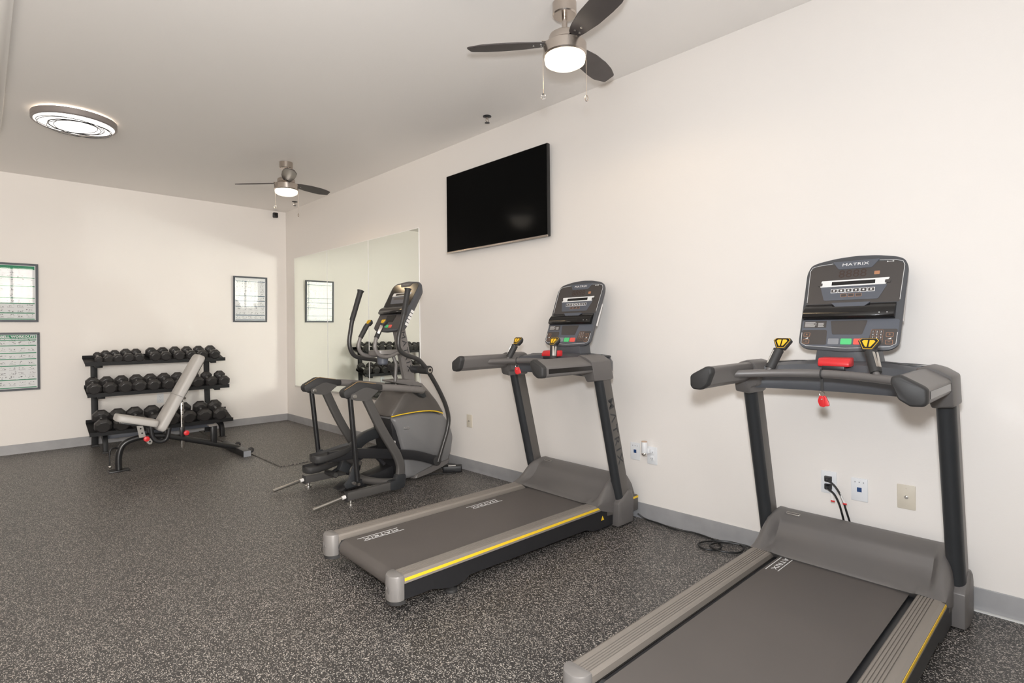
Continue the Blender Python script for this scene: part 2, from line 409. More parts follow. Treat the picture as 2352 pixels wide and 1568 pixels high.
poster(2.402, 2.838, 1.399, 2.016, 'framed exercise chart with blue-black rules hanging near the room corner', M['poster_navy'], (.12,.33,.46,.58,.93), False, 1.9, seed=8)

# ------------------------------------------------------------------ wall plates
def plate_base(name, label, y, z, m, screws=True):
    t = thing(name, label, 'wall plate', (XR, y, z))
    MB().prism(rpoly(rect(-.036,.036,-.057,.057), .004), 'x', -.006, -.0002).build('plate', m, t, bevel=.002)
    return t
def coax(label, y, z):
    t = plate_base('cable_plate', label, y, z, M['plate_beige'])
    MB().lathe([(.0085,-.0075),(.0085,-.0055)], n=6, ax='x').lathe([(.0048,-.016),(.0048,-.006)], n=12, ax='x').build('coaxial_connector', M['steel'], t)
    for zz in (-.042,.042): MB().lathe([(.0032,-.0072),(.0032,-.0055)], (0,0,zz), 10, 'x').build('screw', M['plate_beige'], t)
def data_plate(label, y, z):
    t = plate_base('data_plate', label, y, z, M['plate_white'])
    MB().box(-.0075,-.0055,-.010,.010,-.011,.011).build('blue_jack', M['blue'], t, label='small dark blue jack')
    s = MB()
    for a in (-.018,.0,.018): s.box(-.0066,-.0055,a-.002,a+.002,.034,.040)
    s.build('upper_slots', M['graybtn'], t)
def outlet(label, y, z, wall='r', skip=()):
    t = thing('power_outlet', label, 'outlet', (XR, y, z) if wall == 'r' else (y, YB, z), 0 if wall == 'r' else pi/2)
    MB().prism(rpoly(rect(-.036,.036,-.057,.057), .004), 'x', -.006, -.0002).build('plate', M['plate_white'], t, bevel=.002)
    for zz in (.020,-.020):
        rc = MB().prism(rpoly(rect(-.0165,.0165,zz-.0145,zz+.0145), .010), 'x', -.0085, -.005).build('receptacle', M['plate_white'], t, bevel=.0008)
        MB().box(-.0089,-.008,-.0075,-.0055,zz-.002,zz+.0065).box(-.0089,-.008,.0055,.0075,zz-.002,zz+.005).lathe([(.0024,-.0089),(.0024,-.008)], (0,0,zz-.0075), 8, 'x').build('slot', M['hole'], rc, smooth=0)
    return t
coax('almond cable plate on the wall between the elliptical trainer and the far treadmill', 3.709, .443)
data_plate('white data plate with a blue jack, left of the plug-in freshener', 1.993, .435)
outlet('white power outlet on the right wall holding the plug-in freshener', 1.865, .425)
outlet('white power outlet low on the right wall holding two black plugs', .838, .450)
data_plate('white data plate with a blue jack, right of the two black plugs', .702, .439)
coax('almond cable plate with a steel connector inside the near treadmill uprights', .511, .443)
outlet('white power outlet half hidden on the back wall behind the dumbbell rack', 1.565, .465, 'b')

t = thing('plug_in_freshener', 'white cylindrical plug-in freshener on the outlet right of the far treadmill', 'air freshener', (XR-.0088, 1.888, .452))
MB().box(-.030, 0, -.020, .016, -.012, .022).build('plug_body', M['plate_white'], t, bevel=.006)
MB().lathe([(.004,-.016),(.017,-.014),(.0195,-.004),(.0195,.062),(.016,.068),(.006,.068)], (-.042,.006,0), 20).build('canister', M['plate_white'], t)
MB().sphere((-.046,.004,-.012), .019, 14, 8, (1,1,.7)).build('lens', M['chrome'], t)
MB().lathe([(.018,.062),(.018,.0695),(.012,.0695)], (-.042,.006,0), 18).build('top_ring', mat('freshener_rim', (.62,.45,.33), .5), t)

def plug(label, y, z, path, tagpos):
    t = thing('power_plug', label, 'power cord', (0,0,0))
    t.location = (XR-.009, y, z)
    MB().loft([[(x, sy*a, sz*b) for sy, sz in ((-1,-1),(1,-1),(1,1),(-1,1))] for x, a, b in ((0,.017,.014),(-.012,.017,.014),(-.026,.012,.011),(-.036,.007,.007))]).build('plug_head', M['black'], t, bevel=.003)
    MB().tube(path, .0048, 8, sub=6).build('cable', M['cable'], t)
    if tagpos:
        MB().loft([[V(tagpos[0])+V(d)*.5 for d in ((-.001,-.010,-.004),(.001,-.010,-.004),(.001,.010,.004),(-.001,.010,.004))], [V(tagpos[1])+V(d)*.5 for d in ((-.001,-.010,-.004),(.001,-.010,-.004),(.001,.010,.004),(-.001,.010,.004))]]).build('warning_tag', M['taglabel'], t)
        MB().box(tagpos[1][0]-.0015, tagpos[1][0]+.0015, tagpos[1][1]-.009, tagpos[1][1]+.009, tagpos[1][2]-.004, tagpos[1][2]+.003).build('tag_stripe', M['red'], t)
plug('upper black power plug in the outlet beside the near treadmill', .838, .470, [(-.034,0,0),(-.046,-.014,.0),(-.048,-.045,-.025),(-.045,-.072,-.075),(-.034,-.088,-.14),(-.020,-.100,-.20),(-.010,-.11,-.26),(-.010,-.112,-.34),(-.011,-.112,-.455)], ((-.05,-.062,-.048),(-.05,-.085,-.10)))
plug('lower black power plug in the outlet beside the near treadmill', .838, .430, [(-.034,0,0),(-.050,-.012,.0),(-.052,-.040,-.022),(-.05,-.060,-.065),(-.036,-.070,-.12),(-.018,-.074,-.17),(-.010,-.075,-.23),(-.010,-.07,-.30),(-.011,-.06,-.415)], ((-.056,-.028,-.018),(-.058,-.034,-.055)))

# ------------------------------------------------------------------ treadmills
def treadmill(label, loc, yaw_, letters, side_text=True):
    t = thing('treadmill', label, 'treadmill', loc, yaw_, 'treadmills')
    # black base beams with the rear bracket, cross members
    for s in (-1, 1):
        b = MB()
        pl = [(.05,.058),(.20,.056),(.255,.040),(.30,.028),(.345,.028),(.395,.040),(.42,.055),(1.30,.045),(1.36,.020),(1.62,.016),(1.74,.04),(1.76,.130),(.05,.130)]
        b.prism(pl, 'y', s*.330, s*.376).build('base_beam', M['black'], t, bevel=.003, seg=1)
        f = MB().lathe([(.010,.0),(.030,.0),(.032,.006),(.030,.014),(.016,.018),(.012,.022),(.012,.034)], (.322, s*.351, 0), 18).build('leveling_foot', M['softblack'], t)
        MB().cyl((1.64, s*.39, .026), (1.64, s*.345, .026), .026, 18).build('transport_wheel', M['softblack'], t)
    MB().box(.10, .14, -.330, .330, .060, .085).box(1.30, 1.36, -.330, .330, .04, .08).box(.70,.74,-.330,.330,.060,.085).build('cross_member', M['black'], t)
    MB().box(.09, 1.62, -.292, .292, .085, .132).build('deck_board', M['black'], t, bevel=.002, seg=1)
    # belt with rear roller
    R = .042; z1 = .145; zc = z1-R
    pf = [(.078-R*sin(pi*k/10), zc+R*cos(pi*k/10)) for k in range(11)]
    belt = MB().prism([(1.58, z1)] + pf + [(1.58, zc-R), (1.58, zc-R+.003)] + [(.078-(R-.003)*sin(pi*k/10), zc+(R-.003)*cos(pi*k/10)) for k in range(10,-1,-1)] + [(1.58, z1-.003)], 'y', -.258, .258).build('running_belt', M['belt'], t)
    for x0, yy in letters:
        text('MATRIX', .032, M['white'], belt, frame((x0, yy, z1+.0004), (-1,0,0), (0,-1,0)), 1.75, .0003, spacing=1.05)
        for q in (-1, 1):
            MB().box(x0-.120-.008*q, x0+.120-.008*q, yy+q*.024-.0016, yy+q*.024+.0016, z1+.0002, z1+.0009).build('logo_rule', M['white'], belt, smooth=0)
    MB().cyl((.078,-.275,zc), (.078,.275,zc), R-.005, 20).build('rear_roller', M['up_dark'], t)
    # side rails with grooves and yellow stripe
    for s in (-1, 1):
        top = .167; pr = [(.287,.102),(.287,top-.010),(.293,top-.002)]
        for g in range(5):
            y = .303+g*.0105
            pr += [(y-.0022,top),(y-.0014,top-.0045),(y+.0014,top-.0045),(y+.0022,top)]
        pr += [(.368,top),(.380,top-.008),(.3805,.152)]
        sec = pr + [(.3805,.132),(.362,.127),(.362,.102)]
        rl = MB().prism([(s*a, b) for a, b in sec], 'x', .049, 1.50).build('side_rail', M['rail_gray'], t, smooth=20)
        MB().prism([(s*.3804,.1425),(s*.3818,.1430),(s*.3818,.1560),(s*.3804,.1565)], 'x', .050, 1.50).build('accent_stripe', M['yellow'], rl, smooth=0, label='bright yellow stripe')
        MB().box(.06, 1.42, *sorted((s*.280, s*.2865)), .112, .134).build('belt_guide', M['gloss'], rl, smooth=0)
        # rear end cap
        arc = [(.050, s*.284)] + [(-.012+.034*abs(k/6.0)**2.6, s*(.334+.049*k/6)) for k in range(-6, 7)] + [(.050, s*.383)]
        cp = MB().prism(arc, 'z', .058, .172).build('end_cap', M['cap_gray'], t, bevel=.008)
        MB().prism([(x+.003, y*.998) for x, y in arc], 'z', .044, .060).build('cap_base', M['softblack'], cp)
        for k, yy in enumerate((.325,.346)):
            MB().sphere((-.0115, s*yy, .112), .009, 12, 8, (.35,.7,1.0 if k == 0 else 2.2)).build('cap_recess', M['tread_gray'], cp)
        # lower outer side cover at the front with stripe
        fc = MB().prism([(1.50,.085),(1.50,.166),(1.72,.166),(1.72,.065),(1.70,.065)], 'y', s*.330, s*.378).prism([(1.715,.065),(1.715,.164),(1.793,.163),(1.800,.152),(1.798,.065)], 'y', s*.330, s*.400).build('front_side_cover', M['up_gray'], t, bevel=.003)
        MB().box(1.505, 1.716, *sorted((s*.3782, s*.3794)), .143, .1565).box(1.7155, 1.799, *sorted((s*.3995, s*.4012)), .143, .1565).build('accent_stripe', M['yellow'], fc, smooth=0, label='bright yellow stripe')
    if side_text: MB().prism([(1.44,.070),(1.468,.070),(1.454,.097)], 'y', -.3772, -.3762).build('warning_triangle', M['yellow'], t, smooth=0)
    # motor hood
    pc = [(1.425,.152),(1.436,.164),(1.462,.172),(1.500,.184),(1.535,.203),(1.563,.230),(1.582,.258),(1.598,.276),(1.625,.290),(1.665,.302),(1.700,.304),(1.735,.292),(1.765,.255),(1.782,.195),(1.785,.100)]
    ps = [(1.395,.166),(1.405,.172),(1.432,.188),(1.468,.216),(1.502,.247),(1.530,.270),(1.556,.286),(1.582,.296),(1.612,.302),(1.650,.306),(1.700,.306),(1.738,.292),(1.768,.250),(1.782,.190),(1.785,.100)]
    ys = [-.382,-.379,-.373,-.364,-.354,-.344,-.334,-.324,-.314,-.304,-.294,-.284,-.27] + [-.2,-.1,0,.1,.2]
    ys = ys + [-q for q in reversed(ys[:13])]
    rings = []
    for y in ys:
        a = abs(y)
        fl = min(1.0, max(0.0, (a-.262)/.022)); fl = fl*fl*(3-2*fl)         # rim wraps the rails
        bl = min(1.0, max(0.0, (a-.312)/.030)); bl = bl*bl*(3-2*bl)         # scoop to raised side
        k = min(1.0, max(0.0, (a-.350)/.032)); drop = 1-math.sqrt(max(0.0, 1-k*k))
        ring = []
        for i, ((xc, zc_), (x_, z_)) in enumerate(zip(pc, ps)):
            x2, z2 = xc+(x_-xc)*bl, zc_+(z_-zc_)*bl
            if i < 4: x2 -= (.030, .022, .010, .003)[i]*fl*(1-bl); z2 += (.016, .010, .004, .001)[i]*fl*(1-bl)
            if z2 > .168: z2 = .168+(z2-.168)*(1-.80*drop)
            ring.append((x2, y, z2))
        rings.append(ring + [(1.55, y, .095), (1.44, y, .130)])
    hood = MB().loft(rings).build('motor_hood', M['tread_gray'], t, smooth=45)
    bd = frame((1.640, .270, .2985), (.0,-1,.0), (.97,0,.25))
    lo = [(-.032,-.008),(.032,-.008),(.032,.008),(-.032,.008)]; out = rpoly(lo, .006, 3)
    MB().tube([(a, b, 0) for a, b in out], .0016, 5, closed=True).build('hood_badge', M['steel'], hood, M=bd)
    # uprights, shoes, sleeves
    for s in (-1, 1):
        def sec(cx, cy, dx, ty):      # rounded on the rear face, flatter on the front
            pts = []
            for k in range(9):
                a = pi/2 + pi*k/8; pts.append((cx-dx/2+ty/2+ty/2*1.0*cos(a), cy+ty/2*sin(a)))
            pts += [(cx+dx/2-.012, cy-ty/2),(cx+dx/2-.003, cy-ty/2+.003),(cx+dx/2, cy-ty/2+.012),(cx+dx/2, cy+ty/2-.012),(cx+dx/2-.003, cy+ty/2-.003),(cx+dx/2-.012, cy+ty/2)]
            return pts
        rg = []
        for f in (0, .5, 1):
            z = .03+(.97-.03)*f; cx = 1.672+(1.440-1.672)*f; cy = s*.385
            rg.append([(x, y, z) for x, y in sec(cx, cy, .112, .062)])
        up = MB().loft(rg).build('upright', M['up_gray'], t, smooth=30)
        # dark rear half shell
        rg = []
        for f in (0, .5, 1):
            z = .032+(.968-.032)*f; cx = 1.672+(1.440-1.672)*f; cy = s*.385; ty = .0635
            pts = [(cx-.056+ty/2+(ty/2+.0012)*cos(pi/2+pi*k/8), cy+(ty/2+.0008)*sin(pi/2+pi*k/8)) for k in range(9)]
            rg.append([(x, y, z) for x, y in pts])
        MB().loft(rg).build('rear_spine', M['up_dark'], up, smooth=50)
        # lettering on the outer face
        d = V((-.232,0,.94)).normalized()
        o = V((1.672-.232*.62+.012, s*(.385+.0314), .03+.94*.62))
        if s < 0: fm = frame(o, -d, (d.z, 0, -d.x))
        else: fm = frame(o, -d, (-d.z, 0, d.x))
        if side_text: text('M\u039bTRIX', .066, M['up_dark'], up, fm, 1.45, .0003, spacing=1.38, bold=.0003)
        # shoe at the foot
        sh = [[(1.555,.012),(1.716,.012),(1.718,.17),(1.70,.215),(1.66,.222),(1.58,.170),(1.56,.15)], ]
        so = [(x, s*.428, z) for x, z in [(1.585,.02),(1.700,.02),(1.706,.165),(1.69,.200),(1.660,.210),(1.605,.165),(1.585,.145)]]
        si = [(x, s*.362, z) for x, z in sh[0]]
        sm = [(x, s*.419, z) for x, z in sh[0]]
        MB().loft([si, sm, so]).build('upright_shoe', M['tread_gray'], t, bevel=.006, label='gray plastic shoe around the upright foot')
        # sleeve at the top corner
        cs = [(.300,1.040),(.312,1.086),(.345,1.098),(.385,1.086),(.424,1.060),(.424,.940),(.352,.930),(.344,.962),(.310,.975)]
        cs = rpoly(cs, .008, 2)
        MB().loft([[(x+(1.045-z)*.25, s*(.368+(y-.368)*k2), 1.02+(z-1.02)*k3) for y, z in cs] for x, k2, k3 in ((1.312,.93,.93),(1.320,1.0,1.0),(1.470,1.0,1.0),(1.495,.93,.95))]).build('mast_sleeve', M['tread_gray'], t, smooth=40, label='corner sleeve joining upright and dash')
        # handlebar
        hs = [(.318,1.060),(.322,1.080),(.345,1.086),(.408,1.052),(.418,1.042),(.418,1.000),(.408,.987),(.372,.985),(.340,1.005)]
        hs = rpoly(hs, .006, 2)
        hb = MB().loft([[(x, s*y, z+dz) for y, z in hs] for x, dz in ((.925,0),(1.36,.003))]).build('handlebar', M['tread_gray'], t, smooth=40)
        MB().loft([[(x, s*(.368+(y-.368)*k2), 1.036+(z-1.036)*k2) for y, z in hs] for x, k2 in ((.893,.86),(.897,.97),(.905,1.03),(.926,1.03))]).build('grip_cap', M['softblack'], hb, smooth=40)
        MB().box(.945, 1.345, *sorted((s*.4165, s*.4195)), 1.008, 1.034).build('grip_groove', M['gloss'], hb, smooth=0)
    # dash between the sleeves
    rings = []
    for k in range(25):
        y = -.40+.80*k/24; a = abs(y)/.40; e = 1-a**2.2
        xr = 1.330+.085*e; xf = 1.530+.150*max(e,0)**.55; zt = 1.058+.036*e; zb = .960-.0*e
        rings.append([(xr+.012, y, zb), (xf-.03, y, zb), (xf, y, zb+.03), (xf, y, zt-.02), (xf-.02, y, zt), (xr+.06, y, zt), (xr+.028, y, zt-.012), (xr, y, zb+.035)])
    dash = MB().loft(rings).build('dash', M['console'], t, smooth=40)
    for s in (-1, 1):
        ov = [(1.575+.050*cos(2*pi*k/28)*1.0, s*.262+.085*sin(2*pi*k/28)) for k in range(28)]
        cpart = MB().tube([(x, y, 1.092-.05*abs(y)+.0) for x, y in ov], .007, 6, closed=True).build('cup_holder', M['up_dark'], dash, smooth=60)
        MB().loft([[(1.575+(x-1.575)*q, s*.262+(y-s*.262)*q, z) for x, y in ov] for q, z in ((.95,1.0835),(.80,1.0830))]).build('cup_recess', M['gloss'], dash, smooth=60)
    MB().loft([[(x, y, z) for y, z in rect(-.062*q,.062*q, 1.075, zt)] for x, q, zt in ((1.375,1.0,1.093),(1.395,1.06,1.112),(1.45,1.0,1.115))]).build('stop_button', M['red'], dash, bevel=.006, label='red stop key housing')
    MB().box(1.372, 1.40, -.045, .045, 1.060, 1.078).build('stop_bracket', M['up_dark'], dash, bevel=.003)
    # crossbar and control grips
    cb = [(1.14,.345,1.040),(1.165,.30,1.042),(1.21,.17,1.049),(1.236,0,1.053),(1.21,-.17,1.049),(1.165,-.30,1.042),(1.14,-.345,1.040)]
    MB().tube(cb, .0175, 14, sub=5).build('crossbar', M['tread_gray'], t, smooth=60)
    for s in (-1, 1):
        b0 = V((1.205, s*.205, 1.062)); b1 = V((1.265, s*.160, 1.205)); d = (b1-b0).normalized()
        g = MB().tube([b0-d*.02, b0, b0+d*.012], .0125, 12).build('grip_post', M['tread_gray'], t, smooth=60)
        MB().tube([b0+d*.008, b0+d*.02, b0+d*.06, b0+d*.10], lambda q: .0205+.002*q, 14, up=(0,1,0)).build('grip_sleeve', M['softblack'], g, smooth=60)
        sd = V((-.55,s*.83,0)); sd = (sd-d*sd.dot(d)).normalized(); nb = d.cross(sd)
        MB().loft([[b0+d*q+sd*.0175+nb*w1, b0+d*q+sd*.0215+nb*w1, b0+d*q+sd*.0215-nb*w1, b0+d*q+sd*.0175-nb*w1] for q, w1 in ((.025,.011),(.09,.013))]).build('pulse_sensor', M['steel'], g, bevel=.002, label='bare metal pulse plate')
        # head with slanted yellow key face toward the user
        fn = V((-.80,0,.60)).normalized(); fu = V((0,-1,0)); fv = fn.cross(fu).normalized()
        if fv.z < 0: fv = -fv
        c = b0+d*.135
        hp = [(-.018,-.034),(.018,-.034),(.040,.014),(.030,.026),(-.030,.026),(-.040,.014)]
        hd = MB().loft([[c+fu*x*q+fv*y*q-fn*w1 for x, y in hp] for w1, q in ((.032,.55),(.012,1.0),(.0,1.0),(-.004,.94))]).build('grip_head', M['softblack'], g, bevel=.003)
        MB().loft([[c+fu*x*.86+fv*y*.86+fn*(.0045+w1) for x, y in hp] for w1 in (0,.0008)]).build('key_border', M['amber'], hd, smooth=0)
        MB().loft([[c+fu*x*.80+fv*y*.80+fn*(.0054+w1) for x, y in hp] for w1 in (0,.0008)]).build('key_field', M['gloss'], hd, smooth=0)
        for q in (-1, 1):
            kp = [(q*.003,-.020),(q*.009,-.020),(q*.023,.006),(q*.018,.013),(q*.003,.013)]
            MB().loft([[c+fu*x+fv*y+fn*(.0062+w1) for x, y in kp] for w1 in (0,.0014)]).build('key', M['amber'], hd, smooth=0)
    # console neck and head
    ang = math.atan2(.175, .41)
    Mc = frame((1.548, 0, 1.155), (0,-1,0), (sin(ang), 0, cos(ang)))
    MB().loft([[(x, y, z) for x, y in rect(1.55, 1.66, -wd, wd)] for z, wd in ((1.07,.135),(1.165,.12))]).build('console_neck', M['console'], t, bevel=.01)
    W2 = .213
    outl = [(-.175,-.008),(0,-.020),(.175,-.008),(.206,.018),(W2,.40),(.198,.440),(.165,.458),(.085,.474),(0,.480),(-.085,.474),(-.165,.458),(-.198,.444),(-W2,.40),(-.206,.018)]
    outl = rpoly(outl, .02, 3)
    co = MB().loft([[(x*q, .225+(y-.225)*q, w1) for x, y in outl] for w1, q in ((-.075,.62),(-.05,.86),(-.022,.985),(-.012,1.0),(-.003,1.0),(0,.982))]).build('console', M['console'], t, smooth=40, M=Mc)
    def dec(name, poly, m, w0=.0, w1=.0012, bev=0, lab=None):
        return MB().prism(poly, 'z', w0, w1).build(name, m, co, bevel=bev, seg=1, smooth=0 if not bev else 35, label=lab)
    dec('display_face', rpoly([(-.193,.225),(.193,.225),(.198,.415),(.165,.437),(-.165,.437),(-.198,.415)], .012), M['face'])
    MB().tube([(-.1925,.235,.0016),(-.1985,.410,.0016),(-.190,.430,.0016),(-.165,.4375,.0016),(-.098,.444,.0016)], .0012, 4).tube([(.1925,.235,.0016),(.1985,.410,.0016),(.190,.430,.0016),(.165,.4375,.0016),(.098,.444,.0016)], .0012, 4).build('outline', M['white'], co, smooth=0)
    MB().tube([(-.196,.075,.0016),(-.194,.02,.0016),(-.170,.006,.0016),(0,-.004,.0016),(.170,.006,.0016),(.194,.02,.0016),(.196,.075,.0016)], .0012, 4).build('outline', M['white'], co, smooth=0)
    dec('badge_plate', rpoly([(-.070,.408),(.070,.408),(.100,.452),(-.100,.452)], .006), M['slate'], .0, .004, .0015)
    text('MATRIX', .021, M['white'], co, frame((0,.431,.0044), (1,0,0), (0,1,0)), 1.5, .0003)
    text('8888', .058, M['digit'], co, frame((-.008,.381,.0014), (1,0,0), (0,1,0)), 1.05, .0003, name='unlit_digits')
    dec('option_button', rpoly(rect(.082,.104,.370,.388), .003), M['copper'], .0, .0018)
    MB().tube([(.132,.432,.0018),(.152,.432,.0018)], .0012, 5).sphere((.131,.432,.0018), .0035, 8, 6).sphere((.153,.432,.0018), .0035, 8, 6).build('status_icon', M['white'], co)
    dec('workout_panel', rpoly([(-.140,.315),(.140,.315),(.108,.243),(-.118,.243)], .008), M['slate'], .0, .0025)
    wb = dec('white_strip', rpoly([(-.142,.316),(.132,.316),(.146,.350),(-.138,.350)], .003), M['white'], .0, .003)
    dec('message_window', rect(-.092,.090,.323,.342), M['gloss'], .003, .0036)
    for x in (-.144,.140): dec('arrow_button', rpoly(rect(x-.011,x+.011,.322,.338), .003), M['face'], .0, .0042)
    for i in range(6):
        x = -.0775+i*.031
        dec('program_button', rect(x-.0145,x+.0145,.282,.303), M['white'], .0025, .0033); dec('program_key', rpoly(rect(x-.012,x+.012,.2845,.3005), .002), M['face'], .0033, .0040)
        MB().lathe([(.0045,.0040),(.0045,.0046)], (x,.2925,0), 8).build('key_icon', M['white'], co, smooth=0)
    for i in range(3):
        x = -.034+i*.031
        dec('select_button', rpoly(rect(x-.0125,x+.0125,.259,.275), .002), M['copper'], .0025, .0032); dec('select_key', rpoly(rect(x-.011,x+.011,.2605,.2735), .002), M['face'], .0032, .0038)
    # reading ledge
    MB().loft([[(x, v, w1) for v, w1 in ((.142,.0),(.142,.018),(.150,.026),(.176,.026),(.196,.018),(.222,.003),(.222,.0))] for x in (-.197,.182)]).build('reading_ledge', M['gloss'], co, bevel=.002, seg=1)
    dec('ledge_plate', rpoly([(-.060,.203),(.060,.203),(.082,.224),(-.080,.224)], .003), M['slate'], .003, .0135)
    MB().lathe([(.0025,.0262),(.0025,.0270)], (.125,.163,0), 8).lathe([(.002,.0262),(.002,.0270)], (.155,.163,0), 8).build('jack_mark', M['white'], co)
    dec('lower_panel', rpoly([(-.196,.005),(.196,.005),(.200,.140),(-.200,.140)], .012), M['slate'], .0, .0008)
    dec('lower_screen', rpoly([(-.075,.135),(.078,.135),(.062,.065),(-.062,.065)], .006), M['face'], .0008, .0018)
    for x, m in ((-.053,'graybtn'),(.0,'green'),(.053,'redlight')):
        dec('control_button', rpoly(rect(x-.023,x+.023,.014,.044), .005), M[m], .0008, .003, .0006, {'graybtn':'gray pause key','green':'green start key','redlight':'red stop key'}[m])
    dec('instruction_label', rect(-.192,-.092,.100,.135), M['face'], .0008, .0016)
    l = MB()
    for i in range(6):
        l.box(-.187, -.187+(.052 if i % 3 else .045)-(.006*(i % 2)), .105+i*.0045, .1066+i*.0045, .0016, .0020)
        if i < 5: l.box(-.128, -.128+.026-(.004*(i % 2)), .105+i*.0045, .1066+i*.0045, .0016, .0020)
    l.build('label_lines', M['taglabel'], co, smooth=0)
    dec('keypad_field', rpoly([(-.194,.012),(-.082,.012),(-.086,.088),(-.196,.088)], .008), M['face'], .0008, .0015)
    dec('keypad_field', rpoly([(.082,.012),(.192,.012),(.196,.092),(.098,.092)], .008), M['face'], .0008, .0015)
    for sx in (-.172, .168):
        for v, sg in ((.064,'+'),(.028,'\u2212')):
            dec('incline_button' if sx < 0 else 'speed_button', rpoly(rect(sx-.014,sx+.014,v-.010,v+.010), .003), M['copper'], .0015, .0022)
            dec('incline_key' if sx < 0 else 'speed_key', rpoly(rect(sx-.0125,sx+.0125,v-.0085,v+.0085), .003), M['face'], .0022, .0028)
            text(sg, .018, M['copper'], co, frame((sx, v, .003), (1,0,0), (0,1,0)), 1, .0002)
        MB().add([(sx-.007,.042,.0018),(sx+.007,.042,.0018),(sx+.007,.050,.0018)], [(0,1,2)]).build('range_icon', M['white'], co, smooth=0)
    for rI, row in enumerate(('123','456','789')):
        for cI, chx in enumerate(row): text(chx, .011, M['white'], co, frame((.104+cI*.0155, .078-rI*.0145, .0019), (1,0,0), (0,1,0)), 1, .0002, name='keypad_digit')
    kg = MB()
    for i in range(4): kg.box(.096+i*.0155, .0966+i*.0155, .026, .086, .0015, .0019)
    for i in range(5): kg.box(.096, .1428, .026+i*.015, .0266+i*.015, .0015, .0019)
    kg.build('keypad_grid', M['copper'], co, smooth=0)
    MB().prism(rpoly(rect(.2035,.207,.14,.30), .001), 'z', -.034, -.020).build('rating_sticker', M['taglabel'], co, smooth=0)
    return t
t2 = treadmill('farther gray treadmill, standing between the elliptical trainer and the near treadmill', (1.297,2.425,0), rad(-2.3), ((.247,.190),(.979,.193)))
t1 = treadmill('nearest gray treadmill at lower right, cut off by the bottom of the photo', (1.303,.753,0), rad(-2.2), ((1.372,.222),), False)

def clip(root, label, loc, drop, tw):
    t = thing('safety_clip', label, 'safety clip', loc, tw)
    MB().tube([(.0205*cos(2*pi*k/20), 0, .0205*sin(2*pi*k/20)) for k in range(20)], .003, 6, closed=True, up=(0,1,0)).build('lanyard_loop', M['softblack'], t)
    MB().box(-.0015,.0015,-.005,.005,-drop+.012,-.019).build('lanyard_cord', M['softblack'], t)
    c = -drop
    MB().tube([(0, .010*cos(2*pi*k/16), c+.010*sin(2*pi*k/16)) for k in range(16)], .0013, 5, closed=True, up=(1,0,0)).build('split_ring', M['chrome'], t)
    a = [(-.010,-.008),(.008,-.006),(.013,-.030),(.004,-.052),(-.016,-.054),(-.017,-.040)]
    for k, (x, r) in enumerate(((-.006,.10),(.006,-.25))):
        o = MB().prism(rpoly(a, .006, 3), 'x', -.004, .004).build('jaw', M['red'], t, bevel=.0015)
        o.location = (x, .0, c-.002); o.rotation_euler = (r, .12*(1 if k else -1), 0)
    MB().cyl((-.012,-.002,c-.022),(.012,-.002,c-.022),.003,8).build('hinge_pin', M['steel'], t)
    return t
def tloc(t, p):
    return MX.Translation(t.location) @ MX.Rotation(t.rotation_euler[2], 4, 'Z') @ V(p)
clip(t1, 'red safety clip hanging on a cord from the near treadmill crossbar', tloc(t1, (1.236,.0,1.053)), .085, rad(-2.2))
clip(t2, 'red safety clip hanging close under the far treadmill crossbar', tloc(t2, (1.219,.135,1.05)), .034, .45)

